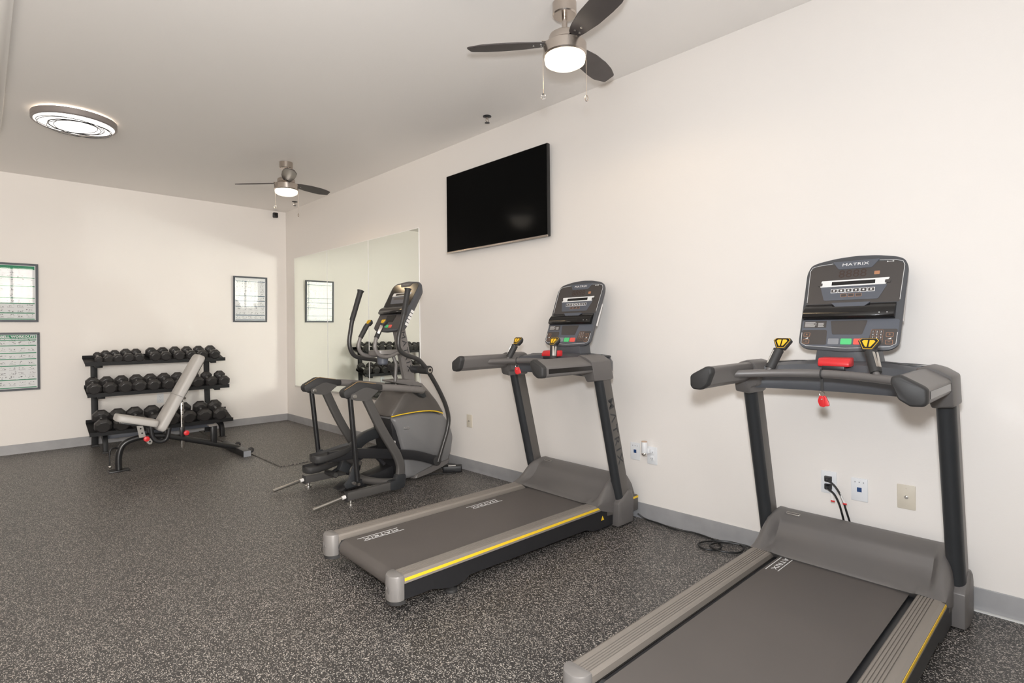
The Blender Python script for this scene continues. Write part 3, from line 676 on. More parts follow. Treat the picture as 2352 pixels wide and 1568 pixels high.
# ------------------------------------------------------------------ elliptical trainer
E = thing('elliptical_trainer', 'gray and black elliptical trainer in front of the wall mirrors', 'elliptical trainer', (1.87,3.956,0), rad(1.5))
for s in (-1, 1):
    b = MB().loft([[(x, s*.335+y, z) for y, z in rpoly(rect(-.024,.024,.030,.094), .012, 2)] for x in (-.005,.37)]).build('floor_beam', M['ell_frame'], E, smooth=40)
    MB().box(-.010,-.004,s*.335-.026,s*.335+.026,.028,.096).build('beam_end', M['softblack'], b, bevel=.003)
    MB().lathe([(.012,0),(.026,0),(.026,.008),(.010,.012),(.010,.032)], (.030,s*.335,0), 14).build('leveling_foot', M['steel'], E)
    MB().cyl((-.255,s*.330,.026),(-.015,s*.335,.062),.0125,14).build('lift_handle', M['steel'], E)
    MB().cyl((-.040,s*.3345,.058),(-.012,s*.335,.0625),.0138,14).build('handle_collar', M['taglabel'], E)
    sh = [(.352,.028),(.440,.022),(.478,.035),(.492,.070),(.494,.135),(.418,.140),(.412,.115),(.400,.100),(.352,.100)]
    MB().prism(rpoly(sh, .018, 3), 'y', s*.335-.028, s*.335+.028).build('frame_shoe', M['up_dark'], E, bevel=.004)
    pst = fillet([(.455,s*.333,.10),(.468,s*.332,.235),(.300,s*.322,.500),(.170,s*.312,.770)], .14, 7)
    MB().sweep(pst, rpoly(rect(-.021,.021,-.034,.034), .014, 3), up=(1,0,0)).build('rear_post', M['ell_frame'], E, smooth=45)
    # pivot head: black cap with tan line, gray side plates
    hd = [(-.020,.790),(-.024,.815),(-.010,.832),(.085,.880),(.110,.882),(.215,.862),(.300,.848),(.300,.806),(.235,.800),(.140,.800),(.030,.772),(-.005,.770)]
    hh = MB().prism(hd, 'y', s*.312-.038, s*.312+.038).build('pivot_head', M['softblack'], E, bevel=.008)
    pl = [(.030,.762),(.070,.748),(.165,.735),(.262,.806),(.165,.838),(.130,.836),(.060,.806),(.030,.795)]
    for q in (-1, 1):
        p_ = MB().prism(rpoly(pl, .010, 3), 'y', s*.312+q*.037, s*.312+q*.042).build('side_plate', M['ell_frame'], hh, smooth=30)
        MB().cyl((.060,s*.312+q*.041,.779),(.060,s*.312+q*.049,.779),.016,16).build('pivot_bolt', M['steel'], hh, bevel=.002)
    MB().tube([(-.014,s*.312-.030,.832),(.085,s*.312-.030,.8815),(.112,s*.312-.030,.883),(.24,s*.312-.028,.859),(.258,s*.312-.012,.856),(.24,s*.312+.004,.859)], .002, 5).build('accent_line', mat('tan_accent', (.42,.27,.12), .5) if s < 0 else bpy.data.materials['tan_accent'], hh)
    # side rail tube forward to the body
    MB().tube([(.24,s*.312,.826),(.36,s*.308,.818),(.70,s*.262,.768),(.745,s*.235,.750)], lambda q: .030-.004*q, 14, sub=4).build('side_tube', M['neck'], E, smooth=60)
    MB().prism([(.69,.800),(.745,.795),(.800,.700),(.77,.690),(.70,.735)], 'y', s*.150, s*.235).build('tube_bracket', M['up_dark'], E, bevel=.004)
    # swing rod
    lo = (.105,s*.305,.150) if s < 0 else (.115,s*.305,.165)
    MB().tube([(.050,s*.305,.770),lo], .0195, 14).build('swing_rod', M['blackmetal'], E, smooth=60)
    kk = MB().prism(rpoly([(lo[0]-.10,lo[2]-.02),(lo[0]-.06,lo[2]+.02),(lo[0]-.015,lo[2]+.13),(lo[0]+.015,lo[2]+.13),(lo[0]+.03,lo[2]),(lo[0]+.02,lo[2]-.04),(lo[0]-.08,lo[2]-.05)], .012), 'y', s*.270, s*.290).build('link_bracket', M['up_dark'], E, bevel=.003)
    for dx, dz in ((-.035,-.01),(.0,-.025)): MB().cyl((lo[0]+dx,s*.300,lo[2]+dz),(lo[0]+dx,s*.325,lo[2]+dz),.012,12).build('link_bolt', M['steel'], kk)
    # pedal and its bar
    up = s < 0
    px, pz, tl = ((-.190,.350,.03) if up else (-.075,.186,.02))
    yc = s*.185
    pads = [(0,.026,.0),(.008,.052,-.003),(.035,.070,-.006),(.09,.076,-.006),(.17,.076,.002),(.23,.070,.012),(.28,.058,.020),(.31,.046,.024)]
    rings = []
    for dx, hw, dz in pads:
        z = pz+dz+tl*dx
        rings.append([(px+dx,yc-hw,z-.012),(px+dx,yc-hw*.8,z-.030),(px+dx,yc+hw*.8,z-.030),(px+dx,yc+hw,z-.012),(px+dx,yc+hw,z+.018),(px+dx,yc+hw-.008,z+.023),(px+dx,yc+hw-.016,z+.006),(px+dx,yc-hw+.016,z+.006),(px+dx,yc-hw+.008,z+.023),(px+dx,yc-hw,z+.018)])
    pd = MB().loft(rings).build('pedal', M['softblack'], E, smooth=50)
    if up: bar = [(px+.11,yc-.035,.343),(.14,yc-.04,.335),(.40,yc-.04,.288),(.70,yc-.04,.222),(.89,yc-.045,.145)]
    else: bar = [(px+.11,yc+.03,.178),(.30,yc+.035,.200),(.60,yc+.035,.230),(.89,yc+.040,.24)]
    MB().sweep(fillet(bar, .08, 4), rpoly(rect(-.019,.019,-.038,.038), .008, 2), up=(0,0,1)).build('pedal_bar', M['black'], E, smooth=40)
    e = bar[-1]
    MB().cyl((e[0],e[1]-.028,e[2]),(e[0],e[1]+.028,e[2]),.042,18).build('bar_joint', M['softblack'], E, bevel=.004)
    rx, rz = (.150,.262) if up else (.150,.108)
    MB().cyl((rx,s*.10,rz),(rx,s*.26,rz),.022,16).build('pedal_roller', M['softblack'], E, bevel=.003)
    MB().cyl((rx,s*.10-.004 if not up else s*.26-.004,rz),(rx,s*.10 if not up else s*.26,rz),.013,12).build('roller_cap', M['steel'], E)
    MB().tube([(rx,yc,rz),(rx+.14,yc,rz+.055),(.40,s*.20,.20)], .017, 10).build('link_arm', M['black'], E, smooth=60)
    # moving handle
    if up: hp = [(.600,s*.262,1.592),(.557,s*.262,1.383),(.500,s*.262,1.190),(.505,s*.262,1.110),(.560,s*.262,1.062),(.690,s*.262,1.025),(.740,s*.262,.980),(.790,s*.262,.926),(.900,s*.265,.760),(.975,s*.268,.620),(1.010,s*.27,.500),(.990,s*.27,.395),(.900,s*.25,.135)]
    else: hp = [(.478,s*.262,1.600),(.395,s*.262,1.350),(.360,s*.262,1.145),(.400,s*.262,1.050),(.470,s*.262,1.025),(.640,s*.262,1.000),(.715,s*.262,.960),(.775,s*.262,.926),(.865,s*.265,.760),(.930,s*.268,.620),(.965,s*.27,.500),(.960,s*.27,.395),(.89,s*.25,.22)]
    hpth = fillet(hp, .06, 4)
    ha = MB().tube(hpth, .0185, 14, up=(0,1,0)).build('moving_handle', M['ell_tube'], E, smooth=60)
    d = (V(hp[1])-V(hp[0]))
    MB().tube([V(hp[0])-d*.03, V(hp[0])+d*.05, V(hp[0])+d*.5, V(hp[1])], lambda q: .031-.009*min(1,q*2.5), 14, up=(0,1,0)).build('foam_grip', M['softblack'], ha, smooth=60)
    MB().cyl((.788,s*.060,.926),(.788,s*.165,.926),.033,20).build('pivot_sleeve', M['up_dark'], E, bevel=.003)
    MB().cyl((.788,s*.165,.926),(.788,s*.295,.926),.036,20).build('pivot_hub', M['softblack'], E, bevel=.004)
    MB().lathe([(.022,0),(.022,.004)], (0,0,0), 18, 'y').build('hub_ring', M['chrome'], E, M=MX.Translation((.788, s*.295 if s > 0 else s*.295-.004, .926)))
    MB().lathe([(.011,0),(.011,.007)], (0,0,0), 12, 'y').build('hub_bolt', M['blackmetal'], E, M=MX.Translation((.788, s*.295 if s > 0 else s*.295-.007, .926)))
MB().tube([(.43,-.315,.075),(.36,-.22,.070),(.315,-.10,.068),(.305,0,.068),(.315,.10,.068),(.36,.22,.070),(.43,.315,.075)], .030, 12, sub=4).build('cross_tube', M['ell_frame'], E, smooth=60)
MB().loft([[(x, y, z) for y, z in rpoly(rect(-.04,.04,.030,.085), .01, 2)] for x in (.30,.72)]).build('spine_beam', M['ell_frame'], E, smooth=40)
MB().prism([(.10,.02),(.72,.02),(.80,.06),(.70,.12),(.55,.13),(.40,.10),(.16,.06)], 'y', -.07, .07).build('base_tray', M['black'], E, bevel=.006)
# shroud: lower gray shell, upper taupe hood
def shell(prof, ymax, name, m, bul=.0, bev=.012, par=None):
    cx = sum(p[0] for p in prof)/len(prof); cz = sum(p[1] for p in prof)/len(prof)
    def sc(q): return [(cx+(x-cx)*q, cz+(z-cz)*q) for x, z in prof]
    rg = []
    for y, q in ((-ymax,.90),(-ymax*.93,.965),(-ymax*.75,1.0),(0,1.0),(ymax*.75,1.0),(ymax*.93,.965),(ymax,.90)):
        rg.append([(x, y, z) for x, z in sc(q)])
    return MB().loft(rg).build(name, m, par if par else E, smooth=50)
low = rpoly([(.492,.550),(.60,.562),(.785,.566),(.95,.545),(1.055,.505),(1.120,.395),(1.150,.310),(1.125,.170),(1.085,.085),(.99,.070),(.86,.036),(.70,.020),(.625,.022),(.600,.270),(.545,.450)], .03, 3)
lsh = shell(low, .170, 'lower_shroud', M['shroud'])
upp = rpoly([(.470,.555),(.50,.600),(.610,.735),(.680,.768),(.800,.765),(.880,.735),(.970,.640),(1.050,.520),(.95,.548),(.785,.570),(.60,.566)], .025, 3)
ush = shell(upp, .172, 'upper_shroud', M['shroud_top'])
sp = smooth_path([(.490,.560),(.60,.569),(.785,.572),(.93,.557),(1.02,.528)], 5)
MB().tube([(p.x, -.1725+.0, p.y) for p in [V((q[0],q[1])) for q in sp]], .0045, 6, up=(0,1,0)).build('accent_stripe', M['yellow'], lsh, label='thin yellow stripe')
MB().tube([(a, -.1705, b) for a, b in rpoly(rect(.612,.662,.440,.456), .006, 2)], .0022, 5, closed=True, up=(0,1,0)).build('shroud_badge', M['steel'], lsh)
MB().box(.523,.527,-.172,-.150,.30,.36).box(.545,.549,-.172,-.150,.23,.29).build('warning_sticker', M['taglabel'], lsh, smooth=0)
foot = rpoly([(.70,.012),(.86,.030),(1.00,.060),(1.08,.085),(1.10,.120),(.95,.105),(.80,.07),(.72,.05)], .012, 2)
shell(foot, .185, 'shroud_foot', M['tread_gray'])
# rear wheel housing seen through the frame
MB().prism([(.50,.545),(.60,.545),(.62,.30),(.66,.03),(.58,.03),(.545,.25),(.52,.40)], 'y', -.14, .14).build('housing_back', M['black'], E, bevel=.01)
MB().sweep(smooth_path([(.20,.10,.13),(.27,.10,.26),(.38,.10,.36),(.52,.10,.40)], 5), rpoly(rect(-.03,.03,-.045,.045), .01, 2)).build('crank_guard', M['up_dark'], E, smooth=50)
# front spine over the hood and the mast
spn_o = [(.560,.845),(.74,.842),(.875,.795),(.935,.735),(1.02,.640),(1.090,.520),(1.138,.400),(1.160,.310)]
spn_i = [(1.135,.310),(1.075,.430),(1.02,.500),(.945,.600),(.860,.715),(.80,.765),(.72,.792),(.560,.832)]
MB().prism(spn_o+spn_i, 'y', -.075, .075).build('front_spine', M['neck'], E, bevel=.006)
ms = MB().loft([[(cx-.052+.104*a, y, z) for a, y in ((0,-.020),(.08,-.032),(.9,-.032),(1,-.022),(1,.022),(.9,.032),(.08,.032),(0,.020))] for cx, z in ((.795,.775),(.682,1.29))]).build('mast', M['neck'], E, smooth=30)
dm = V((-.113,0,.515)).normalized()
text('MATRIX', .062, M['up_dark'], ms, frame(V((.795,0,.775))+dm*.31+V((.008,-.0325,0)), -dm, (dm.z,0,-dm.x)), 1.35, .0004, spacing=1.25)
MB().tube([(.585,-.09,.835),(.60,-.085,.98),(.575,-.07,1.06)], .014, 10).build('tray_stay', M['tread_gray'], E, smooth=60)
# accessory tray with bottle holder
MB().loft([[(x, y, z) for x, y in rpoly([(.430,-hw*.75),(.52,-hw),(.70,-hw*.6),(.70,hw*.6),(.52,hw),(.430,hw*.75)], .03, 3)] for z, hw in ((1.055,.085),(1.065,.11),(1.095,.105))]).build('accessory_tray', M['neck'], E, smooth=40)
MB().lathe([(.034,.975),(.043,.985),(.047,1.062),(.043,1.062),(.038,.992),(.01,.99)], (.525,.0,0), 22).build('bottle_holder', M['slate'], E)
for s in (-1, 1):
    gp = [(.62,s*.085,1.075),(.50,s*.115,1.045),(.415,s*.125,1.062),(.375,s*.125,1.120),(.390,s*.122,1.200),(.440,s*.115,1.290)]
    g = MB().tube(gp, .0155, 12, sub=5).build('grip_tube', M['neck'], E, smooth=60)
    a, b = V(gp[4]), V((.475,s*.110,1.350)); d = (b-a).normalized()
    MB().tube([a, a+d*.03, a+d*.13], .020, 12, up=(0,1,0)).build('grip_sleeve', M['softblack'], g, smooth=60)
    sd = V((-.55,s*.83,0)); sd = (sd-d*sd.dot(d)).normalized(); nb = d.cross(sd)
    MB().loft([[a+d*q+sd*.0185+nb*w1, a+d*q+sd*.0222+nb*w1, a+d*q+sd*.0222-nb*w1, a+d*q+sd*.0185-nb*w1] for q, w1 in ((.035,.011),(.11,.013))]).build('pulse_sensor', M['steel'], g, bevel=.002)
    c = a+d*.150; fn = V((-.80,0,.60)).normalized(); fu = V((0,-1,0)); fv = fn.cross(fu); fv = fv if fv.z > 0 else -fv
    hp = [(-.016,-.032),(.016,-.032),(.034,.012),(.026,.024),(-.026,.024),(-.034,.012)]
    hd = MB().loft([[c+fu*x*q+fv*y*q-fn*w1 for x, y in hp] for w1, q in ((.03,.6),(.010,1.0),(0,1.0),(-.004,.94))]).build('grip_head', M['softblack'], g, bevel=.003)
    MB().loft([[c+fu*x*.86+fv*y*.86+fn*(.0045+w1) for x, y in hp] for w1 in (0,.0008)]).build('key_border', M['amber'], hd, smooth=0)
    MB().loft([[c+fu*x*.8+fv*y*.8+fn*(.0054+w1) for x, y in hp] for w1 in (0,.0008)]).build('key_field', M['gloss'], hd, smooth=0)
    for q in (-1, 1):
        kp = [(q*.003,-.022),(q*.011,-.022),(q*.025,.008),(q*.019,.017),(q*.003,.017)]
        MB().loft([[c+fu*x+fv*y+fn*(.0062+w1) for x, y in kp] for w1 in (0,.0014)]).build('key', M['amber'], hd, smooth=0)
# elliptical console
ae = math.atan2(.225, .40)
Me = frame((.555, 0, 1.270), (0,-1,0), (sin(ae), 0, cos(ae)))
outl = rpoly([(-.165,-.008),(0,-.020),(.165,-.008),(.196,.018),(.203,.42),(.188,.450),(.155,.462),(0,.478),(-.155,.462),(-.188,.450),(-.203,.42),(-.196,.018)], .02, 3)
ec = MB().loft([[(x*q, .225+(y-.225)*q, w1) for x, y in outl] for w1, q in ((-.095,.66),(-.075,.86),(-.030,.985),(-.015,1.0),(-.003,1.0),(0,.982))]).build('console', M['console'], E, smooth=40, M=Me)
def edec(name, poly, m, w0=0, w1=.0012, lab=None): return MB().prism(poly, 'z', w0, w1).build(name, m, ec, smooth=0, label=lab)
edec('display_face', rpoly([(-.185,.225),(.185,.225),(.190,.430),(.158,.448),(-.158,.448),(-.190,.430)], .012), M['gloss'])
edec('badge_plate', rpoly([(-.062,.420),(.062,.420),(.090,.460),(-.090,.460)], .006), M['console'], 0, .004)
text('MATRIX', .019, M['graybtn'], ec, frame((0,.441,.0044), (1,0,0), (0,1,0)), 1.5, .0003)
edec('workout_panel', rpoly([(-.130,.325),(.130,.325),(.100,.250),(-.108,.250)], .008), M['slate'], 0, .0025)
edec('white_strip', rpoly([(-.132,.326),(.124,.326),(.136,.358),(-.128,.358)], .003), M['taglabel'], 0, .003)
edec('message_window', rect(-.085,.083,.332,.351), M['gloss'], .003, .0036)
for i in range(6): edec('program_button', rect(-.0865+i*.029,-.0625+i*.029,.290,.310), M['face'], .0025, .0034)
MB().loft([[(x, v, w1) for v, w1 in ((.142,.0),(.142,.022),(.150,.030),(.178,.030),(.198,.020),(.222,.003),(.222,.0))] for x in (-.188,.178)]).build('reading_ledge', M['gloss'], ec, bevel=.002, seg=1)
edec('lower_panel', rpoly([(-.186,.005),(.186,.005),(.190,.140),(-.190,.140)], .012), M['face'], 0, .0008)
edec('lower_screen', rpoly([(-.07,.133),(.07,.133),(.057,.068),(-.057,.068)], .006), M['gloss'], .0008, .0018)
for x, m in ((-.050,'graybtn'),(.0,'green'),(.050,'redlight')): edec('control_button', rpoly(rect(x-.021,x+.021,.014,.042), .005), M[m], .0008, .003, {'graybtn':'gray pause key','green':'green start key','redlight':'red stop key'}[m])
st = MB()
for i in range(5): st.box(.1975,.1995,.06+i*.030,.083+i*.030,-.060,-.030)
st.build('rating_sticker', M['taglabel'], ec, smooth=0, M=MX.Identity(4))

# power adaptor on the floor and its cords
ad = thing('power_adaptor', 'black power adaptor block on the floor at the front of the elliptical trainer', 'adaptor', (2.985,3.800,0), rad(-38))
MB().prism(rpoly(rect(-.085,.085,-.040,.040), .012, 3), 'z', .004, .052).build('adaptor_case', M['black'], ad, bevel=.005)
MB().box(-.035,.03,-.02,.02,.0521,.0528).build('rating_label', M['taglabel'], ad, smooth=0)
MB().tube([(-.080,.01,.030),(-.12,.03,.045),(-.10,.05,.06),(.0,.045,.058),(.07,.045,.03),(.05,.07,.006),(-.08,.09,.006),(-.20,.05,.006),(-.30,-.03,.006),(-.24,-.08,.006),(-.12,-.075,.006),(-.02,-.09,.006),(.03,-.07,.006)], .0042, 8, sub=6).build('adaptor_cord', M['cable'], ad)

# cord from the far treadmill lying along the wall, coiled near the front treadmill
cd = MB().tube([(3.075,1.955,.035),(3.085,1.90,.010),(3.080,1.80,.007),(3.060,1.68,.007),(3.085,1.56,.007),(3.060,1.43,.007),(3.00,1.36,.007),(2.93,1.36,.007),(2.90,1.42,.007),(2.95,1.47,.009),(3.03,1.42,.013),(3.08,1.33,.015),(3.06,1.26,.013),(2.98,1.25,.009),(2.92,1.32,.013),(2.94,1.40,.016),(3.02,1.38,.018),(3.08,1.28,.016),(3.09,1.16,.009)], .0052, 8, sub=7).build('coiled_cord', M['cable'])
tag(cd, 'black power cord coiled on the floor between the two treadmills', 'power cord')

# ------------------------------------------------------------------ weight bench
B = thing('weight_bench', 'adjustable weight bench with light gray pads and black frame in front of the dumbbell rack', 'bench', (1.40,6.05,0))
def bx(p): return (p[0]-1.40, p[1])
pth = fillet([(.895-1.40,0,.010),(.892-1.40,0,.150),(.930-1.40,0,.255),(1.06-1.40,0,.288),(1.20-1.40,0,.286),(1.30-1.40,0,.262),(1.93-1.40,0,.045)], .10, 6)
MB().tube(pth, .027, 16, up=(0,1,0)).build('main_tube', M['blackmetal'], B, smooth=60)
MB().box(-.585,-.425,-.055,.055,0,.012).build('front_foot', M['blackmetal'], B, bevel=.004)
ft = MB().box(.478,.548,-.285,.410,.0,.062).build('rear_foot', M['blackmetal'], B, bevel=.003)
MB().box(.478,.548,-.2875,-.2845,.002,.060).build('foot_end_cap', M['graybtn'], ft, smooth=0)
for y in (-.215, .18):
    wk = MB().lathe([(.028,-.011),(.028,.011)], (0,0,0), 18, 'y').build('transport_wheel', M['softblack'], B, bevel=.003, M=MX.Translation((.572,y,.050)))
    MB().lathe([(.009,-.015),(.009,.015)], (0,0,0), 12, 'y').build('wheel_bolt', M['chrome'], wk)
MB().box(.262,.312,-.025,.025,.130,.312).build('stop_post', M['blackmetal'], B, bevel=.004)
MB().box(.235,.315,-.050,.050,.312,.322).build('stop_plate', M['neck'], B, bevel=.002)
MB().tube([(-.505,-.0,.205),(-.545,-.02,.222),(-.572,-.03,.205),(-.576,-.03,.165)], .009, 10, sub=4).tube([(-.576,-.03,.165),(-.576,-.03,.055)], .006, 8).build('front_handle', M['blackmetal'], B, smooth=60)
MB().sphere((-.574,-.032,.055), .013, 12, 8).build('handle_ball', M['chrome'], B)
# seat and backrest pads
def pad(ax, ay, hw0, hw1, thick, L, name, m):
    rings = []
    n = 10
    for z, q in ((0,.93),(.008,.985),(.018,1.0),(thick-.018,1.0),(thick-.006,.97),(thick,.90)):
        poly = rpoly([(0,-hw0),(L,-hw1),(L,hw1),(0,hw0)], .05, 5)
        cx = L/2
        rings.append([(cx+(x-cx)*(1-(1-q)*.35), y*q, z) for x, y in poly])
    return MB().loft(rings).build(name, m, B, smooth=50)
d = V((1.155-1.40,0,.405))-V((.868-1.40,0,.490)); d.normalize()
s = pad(0,0,.115,.130,.058,.335,'seat_pad',M['vinyl']); s.matrix_local = frame((.862-1.40,0,.468), d, (0,1,0))
d2 = (V((1.590-1.40,0,1.020))-V((1.225-1.40,0,.322))).normalized()
bp = pad(0,0,.135,.115,.068,.790,'backrest_pad',M['vinyl']); bp.matrix_local = frame((1.232-1.40,0,.318), d2, (0,1,0))
MB().box(.355,.358,-.1335,.1335,.010,.0688).build('pad_seam', M['neck'], bp, smooth=0)
MB().box(.02,.76,-.045,.045,-.022,-.001).build('backrest_rail', M['blackmetal'], bp, bevel=.004)
MB().box(.05,.31,-.040,.040,-.022,-.001).build('seat_rail', M['blackmetal'], s, bevel=.004)
# pivot bracket (U) and adjuster
MB().tube([(1.135-1.40,-.055,.385),(1.150-1.40,-.055,.280),(1.200-1.40,-.055,.232),(1.262-1.40,-.055,.250),(1.285-1.40,-.055,.350)], .020, 10, sub=5).build('pivot_bracket', M['black'], B, smooth=60)
MB().tube([(1.135-1.40,.055,.385),(1.150-1.40,.055,.280),(1.200-1.40,.055,.232),(1.262-1.40,.055,.250),(1.285-1.40,.055,.350)], .020, 10, sub=5).build('pivot_bracket', M['black'], B, smooth=60)
MB().cyl((1.257-1.40,-.085,.352),(1.257-1.40,.085,.352),.013,14).build('pivot_bolt', M['chrome'], B)
pt = MB().prism(rpoly([(1.026-1.40,.400),(1.075-1.40,.395),(1.098-1.40,.288),(1.045-1.40,.288)], .006), 'y', -.050, -.044).build('seat_plate', M['steel'], B, smooth=30)
MB().lathe([(.0075,-.0505),(.0075,-.0520)], (1.056-1.40,0,.372), 12, 'y').lathe([(.0075,-.0505),(.0075,-.0520)], (1.068-1.40,0,.328), 12, 'y').build('bolt_hole', M['hole'], pt)
pt2 = MB().prism(rpoly([(1.080-1.40,.272),(1.130-1.40,.278),(1.150-1.40,.245),(1.142-1.40,.215),(1.118-1.40,.215)], .012), 'y', -.050, -.044).build('adjust_plate', M['steel'], B, smooth=30)
MB().lathe([(.0075,-.0505),(.0075,-.0520)], (1.128-1.40,0,.240), 12, 'y').build('bolt_hole', M['hole'], pt2)
for x, z in ((1.100-1.40,.272),(1.428-1.40,.282)):
    MB().lathe([(.010,-.052),(.022,-.054),(.026,-.064),(.022,-.076),(.008,-.080)], (x,0,z), 18, 'y').build('pull_knob', M['red'], B)
aj = MB().box(-.013+.008,.013+.008,-.013,.013,.135,.610).build('adjust_post', M['chrome'], B, bevel=.002)
ph = MB()
for k in range(7): ph.lathe([(.0055,-.0132),(.0055,-.0142)], (.008,0,.33+k*.043), 10, 'y')
ph.build('pin_hole', M['hole'], aj)
MB().box(-.020+.008,.020+.008,-.020,.020,.245,.335).build('post_sleeve', M['blackmetal'], B, bevel=.003)
MB().cyl((1.418-1.40,-.05,.620),(1.418-1.40,.05,.620),.012,12).build('post_bolt', M['chrome'], B)

# ------------------------------------------------------------------ dumbbell rack
RX0, RX1 = .80, 2.185
R = thing('dumbbell_rack', 'black three-shelf dumbbell rack against the back wall', 'rack', (1.49,7.35,0))
SH = [(7.335,.930,.245,14.0), (7.190,.603,.265,15.0), (7.060,.207,.295,19.0)]   # front y, surface z, depth, tilt
cxr = 1.49
for fy, fz, dp, tl in SH:
    a = rad(tl); by, bz = fy+dp*cos(a), fz+dp*sin(a)
    # tray: sloped sheet with front lip and rear lip
    sec = [(fy-.004,fz-.020),(fy-.004,fz+.022),(fy,fz+.022),(fy+.001,fz),(by,bz),(by-.006,bz+.030),(by-.003,bz+.030),(by+.004,bz-.003),(fy+.002,fz-.006),(fy,fz-.020)]
    MB().prism([(y-7.35, z) for y, z in sec], 'x', RX0-cxr, RX1-cxr).build('shelf', M['rack'], R, smooth=20)
for x in (.905, 2.040):
    xx = x-cxr
    MB().sweep(fillet([(xx,.245,.985),(xx,.235,.62),(xx,.20,.30),(xx,.222,.02)], .1, 5), rpoly(rect(-.030,.030,-.020,.020), .006, 2), up=(0,1,0)).build('upright', M['rack'], R, smooth=40)
    for fy, fz, dp, tl in SH[:2]:
        a = rad(tl); y0 = fy-7.35+.035
        MB().loft([[(xx+.02+dx, y, z) for dx, z in ((-.032,zt-.045),(.032,zt-.045),(.032,zt),(-.032,zt))] for y, zt in ((y0, fz-.008+.03*math.tan(a)*1), (.225, fz-.012+(.225-y0)*math.tan(a)))]).build('shelf_arm', M['rack'], R, bevel=.003)
    MB().sweep(fillet([(xx+.032,.20,.215),(xx+.032,-.10,.190),(xx+.032,-.235,.150),(xx+.032,-.255,.012)], .10, 6), rpoly(rect(-.033,.033,-.022,.022), .006, 2), up=(1,0,0)).build('front_leg', M['rack'], R, smooth=40)
    MB().box(xx-.002,xx+.066,-.31,-.215,0,.014).build('foot_pad', M['softblack'], R, bevel=.003)
    MB().box(xx-.035,xx+.035,.19,.26,0,.020).build('rear_foot', M['softblack'], R, bevel=.003)
MB().box(.905-cxr+.06, 2.040-cxr, -.045, -.005, .108, .172).build('cross_beam', M['slate'], R, bevel=.004)
MB().box(.905-cxr, 2.040-cxr, .235, .26, .66, .70).build('rear_brace', M['rack'], R, bevel=.003)

# ------------------------------------------------------------------ dumbbells
def dumbbell_proto(r, hl, gap):
    t = thing('dumbbell', 'x', 'dumbbell', (0,0,0), 0)
    k = r/cos(pi/8); L = hl+gap/2
    for s in (-1, 1):
        pf = [(k*.50,-s*0+s*gap/2),(k*.66,s*(gap/2)),(k,s*(gap/2+hl*.30)),(k,s*(gap/2+hl*.72)),(k*.70,s*(gap/2+hl)),(k*.40,s*(gap/2+hl))]
        h = MB().lathe(pf, (0,0,r), 8, 'y', .5).build('head', M['rubber_head'], t, bevel=.0025, seg=1, smooth=12, limit=20)
    MB().lathe([(.013,-gap/2-.01),(.0135,-gap/2),(.0125,-gap*.3),(.016,0),(.0125,gap*.3),(.0135,gap/2),(.013,gap/2+.01)], (0,0,r), 14, 'y').build('handle', M['handle_steel'], t, label='chrome handle')
    return t
ORD = ['leftmost','second','third','fourth','fifth','sixth','seventh','eighth','ninth','tenth','rightmost']
TIERS = [('top', [.925,1.003,1.088,1.188,1.286,1.438,1.550,1.680,1.807,1.933,2.066], [.038,.046,.047,.052,.051,.056,.056,.058,.058,.059,.060]),
         ('middle', [.864,.993,1.128,1.264,1.399,1.538,1.672,1.838,1.985,2.130], [.063,.064,.065,.066,.066,.066,.066,.064,.062,.062]),
         ('bottom', [.919,1.074,1.228,1.386,1.545,1.705,1.878,2.038], [.076,.076,.077,.077,.077,.077,.077,.077])]
protos = {}
for (fy, fz, dp, tl), (nm, xs, rs) in zip(SH, TIERS):
    for i, (x, r) in enumerate(zip(xs, rs)):
        hl = .050+.70*(r-.038) if r < .07 else .086; gap = .128 if r < .05 else .132
        key = round(r, 3)
        if key not in protos: protos[key] = dumbbell_proto(r, hl, gap); d_ = protos[key]
        else: d_ = copy_tree(protos[key])
        a = rad(tl); cdist = dp*.5-.004
        d_.location = (x, fy+cdist*cos(a)-.0008*sin(a), fz+cdist*sin(a)+.0006)
        d_.rotation_euler = (a, 0, rad((-2,1,2,-1,0,1.5)[i % 6]))
        o = ORD[i] if i < len(xs)-1 else 'rightmost'
        pos = o + (' from the left' if o not in ('leftmost','rightmost') else '')
        d_['label'] = 'black rubber octagonal dumbbell, %s on the %s shelf of the rack' % (pos, nm)
        d_['group'] = 'dumbbells on the %s shelf' % nm

